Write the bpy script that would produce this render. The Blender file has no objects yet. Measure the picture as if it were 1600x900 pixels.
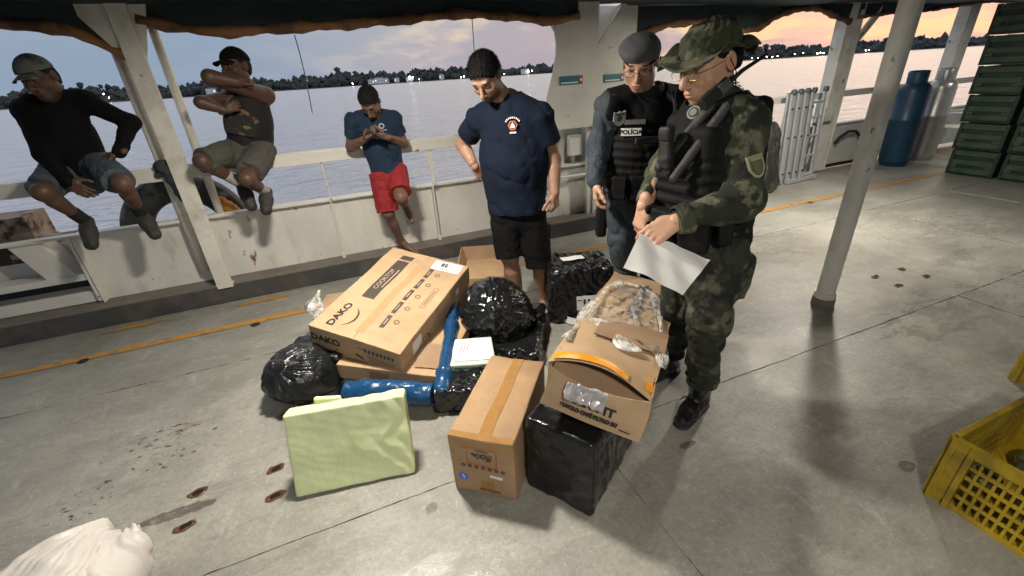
import bpy, bmesh, math, random
import numpy as np
from mathutils import Vector, Matrix, Euler
import openvdb
random.seed(7)
S = bpy.context.scene
COL = S.collection
rad = math.radians
# ------------------------------------------------------------------ camera
CAMH = 1.6
YAW, PITCH, ROLL, FPX = -20.6, 26.3, -3.72, 675.0
CR = Matrix.Rotation(rad(YAW), 3, 'Z') @ Matrix.Rotation(rad(90 - PITCH), 3, 'X') @ Matrix.Rotation(rad(ROLL), 3, 'Z')
cd = bpy.data.cameras.new('camera'); cam = bpy.data.objects.new('camera', cd); COL.objects.link(cam)
cd.sensor_width = 36; cd.lens = FPX / 1600 * 36; cd.clip_start = .05; cd.clip_end = 6000
cam.matrix_world = Matrix.Translation((0, 0, CAMH)) @ CR.to_4x4()
S.camera = cam
# ------------------------------------------------------------------ sky at dusk
SUN_AZ = 62.0     # degrees from the outboard direction (+Y) towards +X
W = bpy.data.worlds.new('World'); S.world = W; W.use_nodes = True
nt = W.node_tree; nt.nodes.clear()
def N(t, **k):
    n = nt.nodes.new(t)
    for a, b in k.items(): setattr(n, a, b)
    return n
def L(a, b): nt.links.new(a, b)
def math_(op, a, b=None, c=None, cl=False):
    n = N('ShaderNodeMath', operation=op, use_clamp=cl)
    for i, v in enumerate((a, b, c)):
        if v is None: continue
        if isinstance(v, (int, float)): n.inputs[i].default_value = v
        else: L(v, n.inputs[i])
    return n.outputs[0]
def mixc(f, a, b):
    n = N('ShaderNodeMix', data_type='RGBA')
    for i, v in ((0, f), (6, a), (7, b)):
        if isinstance(v, (int, float)): n.inputs[i].default_value = v
        elif isinstance(v, tuple): n.inputs[i].default_value = (*v, 1)
        else: L(v, n.inputs[i])
    return n.outputs[2]
def mrange(v, a, b, c=0., d=1., smooth=True):
    n = N('ShaderNodeMapRange'); n.interpolation_type = 'SMOOTHSTEP' if smooth else 'LINEAR'
    L(v, n.inputs[0])
    for i, x in enumerate((a, b, c, d)): n.inputs[i + 1].default_value = x
    return n.outputs[0]
out = N('ShaderNodeOutputWorld'); bg = N('ShaderNodeBackground'); bg.inputs[1].default_value = 0.84
tc = N('ShaderNodeTexCoord'); sep = N('ShaderNodeSeparateXYZ'); L(tc.outputs['Generated'], sep.inputs[0])
sx, sy = math.sin(rad(SUN_AZ)), math.cos(rad(SUN_AZ))
dt = math_('ADD', math_('MULTIPLY', sep.outputs[0], sx), math_('MULTIPLY', sep.outputs[1], sy))
warm = mrange(dt, 0.30, 0.98)             # 0 far from the set sun, 1 towards it
up = sep.outputs[2]
lowc = mixc(warm, (.31, .42, .56), (.80, .62, .56))
highc = mixc(warm, (.32, .42, .58), (1.05, .84, .54))
base = mixc(mrange(up, 0.02, .17), lowc, highc)
base = mixc(mrange(up, 0.15, .42), base, mixc(warm, (.84, .90, 1.06), (2.6, 2.25, 1.8)))
base = mixc(mrange(up, 0.55, .98), base, (.55, .60, .75))
# clouds, stretched along the horizon
mp = N('ShaderNodeMapping'); mp.inputs['Scale'].default_value = (1.6, 1.6, 6.5); L(tc.outputs['Generated'], mp.inputs[0])
nz = N('ShaderNodeTexNoise'); nz.inputs['Scale'].default_value = 2.3; nz.inputs['Detail'].default_value = 7; nz.inputs['Roughness'].default_value = .52
nz.inputs['Distortion'].default_value = .5; L(mp.outputs[0], nz.inputs['Vector'])
nz2 = N('ShaderNodeTexNoise'); nz2.inputs['Scale'].default_value = 4.3; nz2.inputs['Detail'].default_value = 6; L(mp.outputs[0], nz2.inputs['Vector'])
cl = mrange(nz.outputs[0], .455, .56)
cl2 = mrange(nz2.outputs[0], .45, .58)
cloudcol = mixc(warm, (.36, .44, .60), (.50, .45, .52))
lit = mixc(warm, (.56, .60, .72), (1.05, .80, .48))
mid = mrange(dt, .35, .75)
c1 = mixc(math_('MULTIPLY', cl2, math_('ADD', math_('MULTIPLY', mid, .8), .1)), base, lit)
c2 = mixc(math_('MULTIPLY', math_('MULTIPLY', cl, mrange(up, .3, .16, 0., 1.)), math_('MULTIPLY', .92, math_('ADD', math_('MULTIPLY', mid, .8), .2))), c1, cloudcol)
below = mixc(mrange(up, -.06, -.005), (.12, .13, .15), c2)
sky = N('ShaderNodeTexSky', sky_type='NISHITA'); sky.sun_disc = False
sky.sun_elevation = rad(1.5); sky.sun_rotation = rad(SUN_AZ); sky.air_density = 1.2; sky.dust_density = 2
add = N('ShaderNodeMix', data_type='RGBA', blend_type='ADD'); add.inputs[0].default_value = .03
L(below, add.inputs[6]); L(sky.outputs[0], add.inputs[7])
L(add.outputs[2], bg.inputs[0]); L(bg.outputs[0], out.inputs[0])
# the sun is down behind cloud: a very weak broad glow
sd = bpy.data.lights.new('sun', 'SUN'); sd.energy = .25; sd.angle = rad(40); sd.color = (1, .72, .5)
so = bpy.data.objects.new('sun', sd); COL.objects.link(so)
so.rotation_euler = Vector((-sx * math.cos(rad(6)), -sy * math.cos(rad(6)), -math.sin(rad(6)))).to_track_quat('-Z', 'Y').to_euler()
S.view_settings.view_transform = 'Standard'; S.view_settings.look = 'None'; S.view_settings.exposure = 0; S.view_settings.gamma = 1
S.cycles.max_bounces = 6; S.cycles.transparent_max_bounces = 12
S.render.film_transparent = False
# ------------------------------------------------------------------ helpers
FWD = Vector((math.sin(rad(-YAW)), math.cos(rad(-YAW)), 0)); RGT = Vector((math.cos(rad(-YAW)), -math.sin(rad(-YAW)), 0))
def at(u, v, q=None, Y=None, z=None):
    """point of the place seen at (u,v), at a horizontal distance q, on the ship plane Y or at height z"""
    d = CR @ Vector(((u - 800) / FPX, -(v - 450) / FPX, -1))
    t = q / d.dot(FWD) if q is not None else (Y / d.y if Y is not None else (z - CAMH) / d.z)
    return Vector((0, 0, CAMH)) + d * t
def mat(name, c, rough=.6, metal=0, var=.12, vs=6, c2=None, c2s=3, c2t=(.5, .6), bump=0, bs=40, spec=.5, attr=None,
        alpha=1, trans=0, emit=None, sub=0, rvar=0, coat=0, fold=None, stretch=None, ior=1.45, c3=None, c3s=9, c3t=(.6, .66), sheen=0):
    m = bpy.data.materials.new(name); m.use_nodes = True; t = m.node_tree; b = t.nodes['Principled BSDF']
    def n(k, **kw):
        x = t.nodes.new(k)
        for a, v in kw.items(): setattr(x, a, v)
        return x
    tc = n('ShaderNodeTexCoord'); co = tc.outputs['Object']
    if stretch:
        mp = n('ShaderNodeMapping'); mp.inputs['Scale'].default_value = stretch; t.links.new(co, mp.inputs[0]); co = mp.outputs[0]
    def noise(s, d=5, r=.6):
        x = n('ShaderNodeTexNoise'); x.inputs['Scale'].default_value = s; x.inputs['Detail'].default_value = d; x.inputs['Roughness'].default_value = r
        t.links.new(co, x.inputs['Vector']); return x.outputs[0]
    def mix(f, a, bb, mode='MIX'):
        x = n('ShaderNodeMix', data_type='RGBA', blend_type=mode)
        for i, v in ((0, f), (6, a), (7, bb)):
            if isinstance(v, (int, float)): x.inputs[i].default_value = v
            elif isinstance(v, tuple): x.inputs[i].default_value = (*v[:3], 1)
            else: t.links.new(v, x.inputs[i])
        return x.outputs[2]
    def mr(v, a, bb, c=0., d=1.):
        x = n('ShaderNodeMapRange'); t.links.new(v, x.inputs[0])
        for i, y in enumerate((a, bb, c, d)): x.inputs[i + 1].default_value = y
        return x.outputs[0]
    colr = tuple(c)
    if attr:
        a = n('ShaderNodeAttribute', attribute_name=attr); colr = a.outputs['Color']
    if c2: colr = mix(mr(noise(c2s), c2t[0], c2t[1]), colr, c2)
    if c3: colr = mix(mr(noise(c3s), c3t[0], c3t[1]), colr, c3)
    if var:
        g = mr(noise(vs, 6), .25, .75, 1 - var, 1 + var)
        x = n('ShaderNodeVectorMath', operation='SCALE')
        if isinstance(colr, tuple): x.inputs[0].default_value = colr[:3]
        else: t.links.new(colr, x.inputs[0])
        t.links.new(g, x.inputs[3]); colr = x.outputs[0]
    if isinstance(colr, tuple): b.inputs['Base Color'].default_value = (*colr[:3], 1)
    else: t.links.new(colr, b.inputs['Base Color'])
    b.inputs['Roughness'].default_value = rough
    if rvar: t.links.new(mr(noise(vs * 1.7), .3, .7, max(rough - rvar, .02), min(rough + rvar, 1)), b.inputs['Roughness'])
    b.inputs['Metallic'].default_value = metal; b.inputs['Specular IOR Level'].default_value = spec; b.inputs['IOR'].default_value = ior
    b.inputs['Alpha'].default_value = alpha; b.inputs['Transmission Weight'].default_value = trans; b.inputs['Coat Weight'].default_value = coat
    if sheen: b.inputs['Sheen Weight'].default_value = sheen
    if sub:
        b.inputs['Subsurface Weight'].default_value = sub; b.inputs['Subsurface Radius'].default_value = (.012, .005, .003); b.inputs['Subsurface Scale'].default_value = 1
    if emit: b.inputs['Emission Color'].default_value = (*emit[:3], 1); b.inputs['Emission Strength'].default_value = emit[3]
    pn = None
    if fold:
        fb = n('ShaderNodeBump'); fb.inputs['Strength'].default_value = 1; fb.inputs['Distance'].default_value = fold[1]; fn_ = n('ShaderNodeTexNoise'); fn_.inputs['Scale'].default_value = fold[0]; fn_.inputs['Detail'].default_value = 2; fn_.inputs['Distortion'].default_value = 1.1
        fm = n('ShaderNodeMapping'); fm.inputs['Scale'].default_value = (1, 1, .75); fm.inputs['Rotation'].default_value = (.5, .6, .3); t.links.new(tc.outputs['Object'], fm.inputs[0]); t.links.new(fm.outputs[0], fn_.inputs['Vector'])
        fa = n('ShaderNodeMath', operation='SUBTRACT'); t.links.new(fn_.outputs[0], fa.inputs[0]); fa.inputs[1].default_value = .5; fc = n('ShaderNodeMath', operation='ABSOLUTE'); t.links.new(fa.outputs[0], fc.inputs[0])
        fd = n('ShaderNodeMath', operation='POWER'); t.links.new(fc.outputs[0], fd.inputs[0]); fd.inputs[1].default_value = .6; t.links.new(fd.outputs[0], fb.inputs['Height']); t.links.new(fb.outputs[0], b.inputs['Normal']); pn = fb
    if bump:
        bm_ = n('ShaderNodeBump'); bm_.inputs['Strength'].default_value = 1; bm_.inputs['Distance'].default_value = bump
        t.links.new(noise(bs, 4), bm_.inputs['Height']); t.links.new(bm_.outputs[0], b.inputs['Normal'])
        if pn: t.links.new(pn.outputs[0], bm_.inputs['Normal'])
    return m
def link(name, me, material=None, parent=None, smooth=False, loc=None):
    if smooth: me.polygons.foreach_set('use_smooth', [True] * len(me.polygons))
    if material and not me.materials: me.materials.append(material)
    o = bpy.data.objects.new(name, me); COL.objects.link(o)
    if parent: o.parent = parent
    if loc is not None: o.location = loc
    return o
def tag(o, label=None, cat=None, group=None, kind=None):
    if label: o['label'] = label
    if cat: o['category'] = cat
    if group: o['group'] = group
    if kind: o['kind'] = kind
    return o
def thing(name, label, cat, loc=(0, 0, 0), rz=0, group=None, rot=None):
    o = bpy.data.objects.new(name, None); COL.objects.link(o); o.location = loc; o.empty_display_size = .1
    o.rotation_euler = rot if rot is not None else (0, 0, rz)
    return tag(o, label, cat, group)
def dup(r, loc=None, rz=None, label=None, parent=None):
    c = r.copy(); COL.objects.link(c)
    if parent: c.parent = parent
    if loc is not None: c.location = loc
    if rz is not None: c.rotation_euler = (0, 0, rz)
    if label: c['label'] = label
    for ch in [x for x in r.children]: dup(ch, parent=c)
    return c
class MB:
    """collects simple shapes into one mesh"""
    def __init__(s): s.b = bmesh.new()
    def box(s, c, size, rot=None, bev=0, taper=None):
        r = bmesh.ops.create_cube(s.b, size=1)['verts']
        if taper:
            for v in r:
                if v.co.z > 0: v.co.x *= taper; v.co.y *= taper
        M_ = Matrix.Translation(Vector(c)) @ (Euler(rot).to_matrix().to_4x4() if rot is not None and not isinstance(rot, Matrix) else (rot.to_4x4() if rot is not None else Matrix())) @ Matrix.Diagonal((*size, 1))
        bmesh.ops.transform(s.b, matrix=M_, verts=r)
        if bev:
            es = list({e for v in r for e in v.link_edges})
            bmesh.ops.bevel(s.b, geom=es, offset=bev, segments=2, affect='EDGES', profile=.6)
        return s
    def tube(s, pts, r, n=10, caps=True, flat=1.0):
        pts = [Vector(p) for p in pts]; rs = r if isinstance(r, (list, tuple)) else [r] * len(pts); rings = []
        up = Vector((0, 0, 1)); prev = None
        for i, p in enumerate(pts):
            d = (pts[min(i + 1, len(pts) - 1)] - pts[max(i - 1, 0)]).normalized()
            a = prev if prev is not None else (up if abs(d.z) < .9 else Vector((1, 0, 0)))
            x = (a - d * a.dot(d)).normalized(); y = d.cross(x); prev = x
            rings.append([s.b.verts.new(p + (x * math.cos(k * 2 * math.pi / n) + y * math.sin(k * 2 * math.pi / n) * flat) * rs[i]) for k in range(n)])
        for a, b in zip(rings, rings[1:]):
            for k in range(n): s.b.faces.new((a[k], a[(k + 1) % n], b[(k + 1) % n], b[k]))
        if caps:
            s.b.faces.new(rings[0][::-1]); s.b.faces.new(rings[-1])
        return s
    def lathe(s, prof, c=(0, 0, 0), n=32):
        c = Vector(c); rings = [[s.b.verts.new(c + Vector((r * math.cos(k * 2 * math.pi / n), r * math.sin(k * 2 * math.pi / n), z))) for k in range(n)] for r, z in prof]
        for a, b in zip(rings, rings[1:]):
            for k in range(n): s.b.faces.new((a[k], a[(k + 1) % n], b[(k + 1) % n], b[k]))
        return s
    def prism(s, poly, y0, y1, axis='y'):
        def P(p, d): return {'y': (p[0], d, p[1]), 'x': (d, p[0], p[1]), 'z': (p[0], p[1], d)}[axis]
        a = [s.b.verts.new(P(p, y0)) for p in poly]; b = [s.b.verts.new(P(p, y1)) for p in poly]
        s.b.faces.new(a); s.b.faces.new(b[::-1]); n = len(poly)
        for k in range(n): s.b.faces.new((a[k], b[k], b[(k + 1) % n], a[(k + 1) % n]))
        return s
    def done(s, name, m=None, parent=None, smooth=False, loc=None):
        bmesh.ops.recalc_face_normals(s.b, faces=s.b.faces)
        me = bpy.data.meshes.new(name); s.b.to_mesh(me); s.b.free()
        return link(name, me, m, parent, smooth, loc)
def box(name, c, size, m, parent=None, rot=None, bev=0): return MB().box(c, size, rot, bev).done(name, m, parent)
def autosmooth(o, ang=40):
    me = o.data; me.polygons.foreach_set('use_smooth', [True] * len(me.polygons))
    b = bmesh.new(); b.from_mesh(me)
    for e in b.edges:
        if len(e.link_faces) == 2 and e.calc_face_angle(0) > rad(ang): e.smooth = False
    b.to_mesh(me); b.free(); return o
# numpy value noise -------------------------------------------------
def _h(i, j, k, s):
    n = (i * 374761393 + j * 668265263 + k * 2147483647 + s * 974634777) & 0xffffffff
    n = ((n ^ (n >> 13)) * 1274126177) & 0xffffffff
    return ((n ^ (n >> 16)) & 0xffff) / 32767.5 - 1
def noise(p, s=0):
    p = np.asarray(p, float); i = np.floor(p).astype(np.int64); f = p - i; f = f * f * (3 - 2 * f); r = 0
    for a in (0, 1):
        for b in (0, 1):
            for c in (0, 1):
                w = (f[:, 0] if a else 1 - f[:, 0]) * (f[:, 1] if b else 1 - f[:, 1]) * (f[:, 2] if c else 1 - f[:, 2])
                r = r + w * _h(i[:, 0] + a, i[:, 1] + b, i[:, 2] + c, s)
    return r
def fbm(p, s=0, o=3):
    return sum(noise(p * 2 ** i, s + i) / 2 ** i for i in range(o))
def crumple(p, f, s=0, n=5, warp=.6):
    """creased-sheet pattern: warped triangle waves in random directions, about -1..1"""
    g = np.random.RandomState(s); w = np.stack([noise(p * f * .5, s + 20 + i) for i in range(3)], 1) * warp; r = 0
    for i in range(n):
        d = g.normal(size=3); d /= np.linalg.norm(d); x = (p * f + w) @ d * (1 + .5 * i) + g.rand()
        r = r + (np.abs((x % 1) - .5) * 4 - 1) / (1 + .5 * i)
    return r / 2
def displace(o, fn):
    """move vertices along their normals by fn(points)"""
    me = o.data; n = len(me.vertices); co = np.empty(n * 3); me.vertices.foreach_get('co', co); co = co.reshape(-1, 3)
    no = np.empty(n * 3); me.vertex_normals.foreach_get('vector', no); no = no.reshape(-1, 3)
    co = co + no * fn(co)[:, None]; me.vertices.foreach_set('co', co.ravel()); me.update(); return o
# signed-distance modelling -----------------------------------------
class SDF:
    def __init__(s, res=.006): s.res = res; s.p = []
    def _add(s, f, lo, hi, k, op): s.p.append((f, np.array(lo, float), np.array(hi, float), k, op)); return s
    def cone(s, a, b, ra, rb=None, k=.012, op='u', flat=None, fs=1., cap=False):
        rb = ra if rb is None else rb; a = np.array(a, float); b = np.array(b, float); ba = b - a; L2 = max(ba @ ba, 1e-9); Ln = math.sqrt(L2)
        nf = None if flat is None else np.array(Vector(flat).normalized())
        def f(X, Y, Z):
            px, py, pz = X - a[0], Y - a[1], Z - a[2]; t0 = (px * ba[0] + py * ba[1] + pz * ba[2]) / L2; t = np.clip(t0, 0, 1)
            vx, vy, vz = px - t * ba[0], py - t * ba[1], pz - t * ba[2]; q = vx * vx + vy * vy + vz * vz
            if nf is not None:
                c = vx * nf[0] + vy * nf[1] + vz * nf[2]; q = q + c * c * (1 / (fs * fs) - 1)
            d = np.sqrt(q) - (ra + (rb - ra) * t)
            if cap: d = np.maximum(d, (np.abs(t0 - .5) - .5) * Ln)
            return d
        R_ = max(ra, rb) * max(1, fs)
        return s._add(f, np.minimum(a, b) - R_, np.maximum(a, b) + R_, k, op)
    def ell(s, c, r, R=None, k=.012, op='u'):
        c = np.array(c, float); r = np.array(r, float); R = np.eye(3) if R is None else np.array(R)
        def f(X, Y, Z):
            x, y, z = X - c[0], Y - c[1], Z - c[2]
            q = [(x * R[0][i] + y * R[1][i] + z * R[2][i]) / r[i] for i in range(3)]
            g = np.sqrt(q[0] ** 2 + q[1] ** 2 + q[2] ** 2); h = np.sqrt((q[0] / r[0]) ** 2 + (q[1] / r[1]) ** 2 + (q[2] / r[2]) ** 2) + 1e-6
            return g * (g - 1) / h
        m = r.max(); return s._add(f, c - m, c + m, k, op)
    def box(s, c, half, R=None, rr=.01, k=.008, op='u'):
        c = np.array(c, float); h = np.array(half, float) - rr; R = np.eye(3) if R is None else np.array(R)
        def f(X, Y, Z):
            x, y, z = X - c[0], Y - c[1], Z - c[2]
            q = [np.abs(x * R[0][i] + y * R[1][i] + z * R[2][i]) - h[i] for i in range(3)]
            o = np.sqrt(sum(np.maximum(v, 0) ** 2 for v in q)); return o + np.minimum(np.maximum(np.maximum(q[0], q[1]), q[2]), 0) - rr
        m = np.linalg.norm(half); return s._add(f, c - m, c + m, k, op)
    def cut(s, p, n, k=.004):
        """remove everything on the side n points to"""
        p = np.array(p, float); n = np.array(Vector(n).normalized())
        def f(X, Y, Z): return -((X - p[0]) * n[0] + (Y - p[1]) * n[1] + (Z - p[2]) * n[2])
        return s._add(f, [-9] * 3, [9] * 3, k, 's')
    def arr(s):
        ad = [q for q in s.p if q[4] == 'u']; lo = np.min([q[1] for q in ad], 0) - 4 * s.res; hi = np.max([q[2] for q in ad], 0) + 4 * s.res
        n = np.ceil((hi - lo) / s.res).astype(int) + 1; ax = [(lo[i] + np.arange(n[i]) * s.res).astype(np.float32) for i in range(3)]
        D = np.full(n, .1, np.float32)
        for f, a, b, k, op in s.p:
            mg = k * 2 + 3 * s.res
            i0 = np.clip(np.floor((a - mg - lo) / s.res).astype(int), 0, n); i1 = np.clip(np.ceil((b + mg - lo) / s.res).astype(int) + 1, 0, n)
            if (i1 <= i0).any(): continue
            sl = tuple(slice(i0[i], i1[i]) for i in range(3))
            X, Y, Z = ax[0][sl[0]][:, None, None], ax[1][sl[1]][None, :, None], ax[2][sl[2]][None, None, :]
            d = f(X, Y, Z).astype(np.float32); A = D[sl]
            if op == 'u':
                h = np.maximum(k - np.abs(A - d), 0); D[sl] = np.minimum(A, d) - h * h / (4 * k)
            else:
                d = -d; h = np.maximum(k - np.abs(A - d), 0); D[sl] = np.maximum(A, d) + h * h / (4 * k)
        return D, lo
    def mesh(s):
        D, lo = s.arr(); bgv = 3 * s.res
        g = openvdb.FloatGrid(background=bgv); g.copyFromArray(np.clip(D, -bgv, bgv)); v, q = g.convertToQuads(0)
        return v.astype(float) * s.res + lo, q
def meshobj(name, pieces, m=None, parent=None, origin=(0, 0, 0), disp=None, paint=None, smooth=True, mats=None, matfn=None):
    vs, qs, o = [], [], 0
    for s in pieces:
        v, q = s.mesh() if isinstance(s, SDF) else s
        vs.append(v); qs.append(q + o); o += len(v)
    v = np.vstack(vs); q = np.vstack(qs)[:, ::-1]
    me = bpy.data.meshes.new(name); me.vertices.add(len(v)); me.vertices.foreach_set('co', (v - np.array(origin)).ravel())
    me.loops.add(len(q) * 4); me.loops.foreach_set('vertex_index', q.ravel().astype(np.int32))
    me.polygons.add(len(q)); me.polygons.foreach_set('loop_start', np.arange(len(q), dtype=np.int32) * 4); me.polygons.foreach_set('loop_total', np.full(len(q), 4, np.int32))
    me.update(); me.validate()
    ob = link(name, me, m, parent, smooth)
    if paint is not None:
        a = me.color_attributes.new('Col', 'FLOAT_COLOR', 'POINT'); c = paint(v); c = np.hstack([c, np.ones((len(c), 1))]); a.data.foreach_set('color', c.astype(np.float32).ravel())
    if mats:
        for x in mats: me.materials.append(x)
        n = len(me.polygons); ctr = np.empty(n * 3); me.polygons.foreach_get('center', ctr); me.polygons.foreach_set('material_index', matfn(ctr.reshape(-1, 3) + np.array(origin)).astype(np.int32))
    if disp is not None: displace(ob, lambda p: disp(p + np.array(origin)))
    return ob
def text(s, size, M_, m, parent, name='lettering', ext=.0006, align='CENTER', sx=1., deform=None, font_bold=0.):
    cu = bpy.data.curves.new(name, 'FONT'); cu.body = s; cu.size = size; cu.align_x = align; cu.align_y = 'CENTER'; cu.extrude = ext; cu.resolution_u = 3; cu.offset = font_bold
    t = bpy.data.objects.new('tmp', cu); COL.objects.link(t); dg = bpy.context.evaluated_depsgraph_get(); me = bpy.data.meshes.new_from_object(t.evaluated_get(dg))
    bpy.data.objects.remove(t); bpy.data.curves.remove(cu); me.name = name; me.materials.clear()
    me.transform(M_ @ Matrix.Diagonal((sx, 1, 1, 1)))
    if deform:
        for v in me.vertices: v.co = deform(v.co)
    return link(name, me, m, parent)
# ================================================================== materials of the ship
m_white = mat('cream_paint', (.62, .60, .54), .5, var=.10, vs=3, c2=(.38, .33, .27), c2s=2.2, c2t=(.62, .85), bump=.003, bs=25, rvar=.1, c3=(.15, .08, .045), c3s=8, c3t=(.67, .70))
m_panel = mat('bulwark_paint', (.60, .585, .53), .42, stretch=(1.8, 1.8, .8), c3=(.16, .085, .045), c3s=5, c3t=(.66, .70), var=.12, vs=2.5, c2=(.36, .31, .26), c2s=3, c2t=(.6, .85), bump=.006, bs=7, rvar=.1)
m_post = mat('post_paint', (.63, .61, .54), .45, var=.12, vs=4, c2=(.16, .10, .07), c2s=7, c2t=(.64, .70), c3=(.33, .29, .23), c3s=3, c3t=(.5, .75), bump=.003, bs=20)
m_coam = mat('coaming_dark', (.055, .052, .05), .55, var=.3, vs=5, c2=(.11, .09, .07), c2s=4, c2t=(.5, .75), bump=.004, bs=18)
m_ledge = mat('coaming_top', (.17, .145, .125), .6, var=.25, vs=6, bump=.003, bs=18)
m_tarp = mat('tarp_green', (.018, .032, .03), .7, var=.25, vs=3, bump=.01, bs=6)
m_roll = mat('rolled_tarp', (.24, .115, .045), .75, var=.3, vs=5, c2=(.10, .05, .025), c2s=4, bump=.006, bs=18)
m_black = mat('black_rubber', (.02, .02, .02), .6, var=.3, bump=.004, bs=30)
m_steel = mat('dull_steel', (.42, .42, .41), .38, metal=.9, var=.15, bump=.001, rvar=.12)
m_alu = mat('aluminium', (.60, .61, .62), .42, metal=.55, var=.12)
m_rust = mat('rust', (.10, .045, .02), .85, var=.4, vs=20, bump=.002, bs=60)
# ---- deck
def deck_material():
    m = bpy.data.materials.new('deck_paint'); m.use_nodes = True; t = m.node_tree; b = t.nodes['Principled BSDF']
    def n(k, **kw):
        x = t.nodes.new(k)
        for a, v in kw.items(): setattr(x, a, v)
        return x
    tc = n('ShaderNodeTexCoord'); co = tc.outputs['Object']
    def mp(scale=(1, 1, 1), rot=0, loc=(0, 0, 0)):
        x = n('ShaderNodeMapping'); x.inputs['Scale'].default_value = scale; x.inputs['Rotation'].default_value = (0, 0, rot); x.inputs['Location'].default_value = loc
        t.links.new(co, x.inputs[0]); return x.outputs[0]
    def nz(v, s, d=6, r=.6, dist=0):
        x = n('ShaderNodeTexNoise'); x.inputs['Scale'].default_value = s; x.inputs['Detail'].default_value = d; x.inputs['Roughness'].default_value = r; x.inputs['Distortion'].default_value = dist
        t.links.new(v, x.inputs['Vector']); return x.outputs[0]
    def mr(v, a, bb, c=0., d=1.):
        x = n('ShaderNodeMapRange'); t.links.new(v, x.inputs[0])
        for i, y in enumerate((a, bb, c, d)): x.inputs[i + 1].default_value = y
        return x.outputs[0]
    def mix(f, a, bb, mode='MIX'):
        x = n('ShaderNodeMix', data_type='RGBA', blend_type=mode)
        for i, v in ((0, f), (6, a), (7, bb)):
            if isinstance(v, (int, float)): x.inputs[i].default_value = v
            elif isinstance(v, tuple): x.inputs[i].default_value = (*v[:3], 1)
            else: t.links.new(v, x.inputs[i])
        return x.outputs[2]
    def mm(op, a, c):
        x = n('ShaderNodeMath', operation=op, use_clamp=True)
        for i, v in ((0, a), (1, c)):
            if isinstance(v, (int, float)): x.inputs[i].default_value = v
            else: t.links.new(v, x.inputs[i])
        return x.outputs[0]
    def near(x0, y0, r, sx=1, sy=1, soft=1.):
        d = n('ShaderNodeVectorMath', operation='DISTANCE'); t.links.new(mp((sx, sy, 0)), d.inputs[0]); d.inputs[1].default_value = (x0 * sx, y0 * sy, 0)
        return mr(d.outputs['Value'], r * (1 - .7 * soft), r, 1, 0)
    base = mix(mr(nz(mp(), .9, 5, .62, .4), .35, .65), (.35, .342, .298), (.19, .185, .158))
    base = mix(mr(nz(mp((1, 2.0, 1), .25), 2.6, 10, .8, .3), .48, .66, 0, .7), base, (.155, .15, .13))      # dirty swipes
    base = mix(mr(nz(mp((1, 2.4, 1), -.1), 5.5, 8, .72, .8), .55, .75, 0, .6), base, (.40, .40, .375))      # scuffed lighter
    base = mix(mr(nz(mp(), 34, 4, .7), .62, .72, 0, .35), base, (.12, .10, .085))
    # rusty chips, denser in worn places
    dens = nz(mp(), .8, 3, .5)
    clus = mm('MAXIMUM', mm('MAXIMUM', near(-1.12, 2.22, .55, 1, 1.4), near(-1.35, 1.95, .3)), mm('MULTIPLY', near(3.2, 2.3, .25), .3))
    thr = mm('ADD', mr(dens, .45, .75, 0, .13), mm('MULTIPLY', clus, .17))
    chip = mr(mm('ADD', mm('ADD', mm('MULTIPLY', nz(mp((1, 1.7, 1), .35), 24, 3, .6, .2), .72), mm('MULTIPLY', nz(mp(), 7, 2), .28)), thr), .752, .77)
    base = mix(chip, base, (.045, .026, .018))
    halo = mr(mm('ADD', nz(mp((1, 2.2, 1), .3), 7, 4, .6, .4), mm('MULTIPLY', clus, .12)), .66, .85, 0, .6)
    base = mix(halo, base, (.15, .10, .07))
    # two dark stains
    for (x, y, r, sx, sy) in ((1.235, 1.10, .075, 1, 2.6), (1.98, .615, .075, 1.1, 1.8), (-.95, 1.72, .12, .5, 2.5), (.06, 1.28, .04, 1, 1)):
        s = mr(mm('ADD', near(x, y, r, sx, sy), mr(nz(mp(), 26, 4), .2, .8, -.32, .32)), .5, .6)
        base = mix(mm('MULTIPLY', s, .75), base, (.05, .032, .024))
    base = mix(mr(nz(mp((1, 2.2, 1), .12), 9, 9, .8, .2), .54, .66, 0, .5), base, (.16, .15, .13))
    base = mix(mr(nz(mp(), 60, 5, .75), .5, .66, 0, .6), base, (.17, .16, .14)); base = mix(mr(nz(mp(), 45, 5, .75), .55, .7, 0, .4), base, (.52, .51, .47))
    base = mix(mr(nz(mp((2.0, 1, 1), .5), 5.2, 9, .8, .4), .56, .70, 0, .5), base, (.50, .49, .45))
    t.links.new(base, b.inputs['Base Color'])
    rough = mr(nz(mp((1, 1.5, 1)), 1.6, 6, .65), .3, .7, .34, .56)
    wet = None
    for (x, y, r, sx, sy) in ((3.4, 1.25, .7, .8, 2.2), (3.75, 1.40, .5, .9, 2.5), (4.5, 1.15, .75, .7, 1.3), (3.7, 2.85, .9, 1, 1.2), (5.4, 2.2, .8, .7, 1.3), (4.9, 1.75, .5, .8, 2), (-.2, .9, .5, .8, 1.8), (2.2, 2.3, .6, .8, 1.6)):
        w = mm('MULTIPLY', near(x, y, r, sx, sy), mr(nz(mp((1, 1.8, 1)), 5, 6, .7, .5), .44, .58)); wet = w if wet is None else mm('MAXIMUM', wet, w)
    r2 = n('ShaderNodeMix', data_type='FLOAT'); t.links.new(wet, r2.inputs[0]); t.links.new(rough, r2.inputs[2]); r2.inputs[3].default_value = .09
    t.links.new(r2.outputs[0], b.inputs['Roughness']); b.inputs['Specular IOR Level'].default_value = .55
    bp = n('ShaderNodeBump'); bp.inputs['Distance'].default_value = .0035; bp.inputs['Strength'].default_value = .9
    hh = mm('ADD', mm('MULTIPLY', nz(mp(), 30, 6, .75), .8), mm('MULTIPLY', nz(mp((1, 2, 1)), 6, 6, .65), .8))
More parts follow.
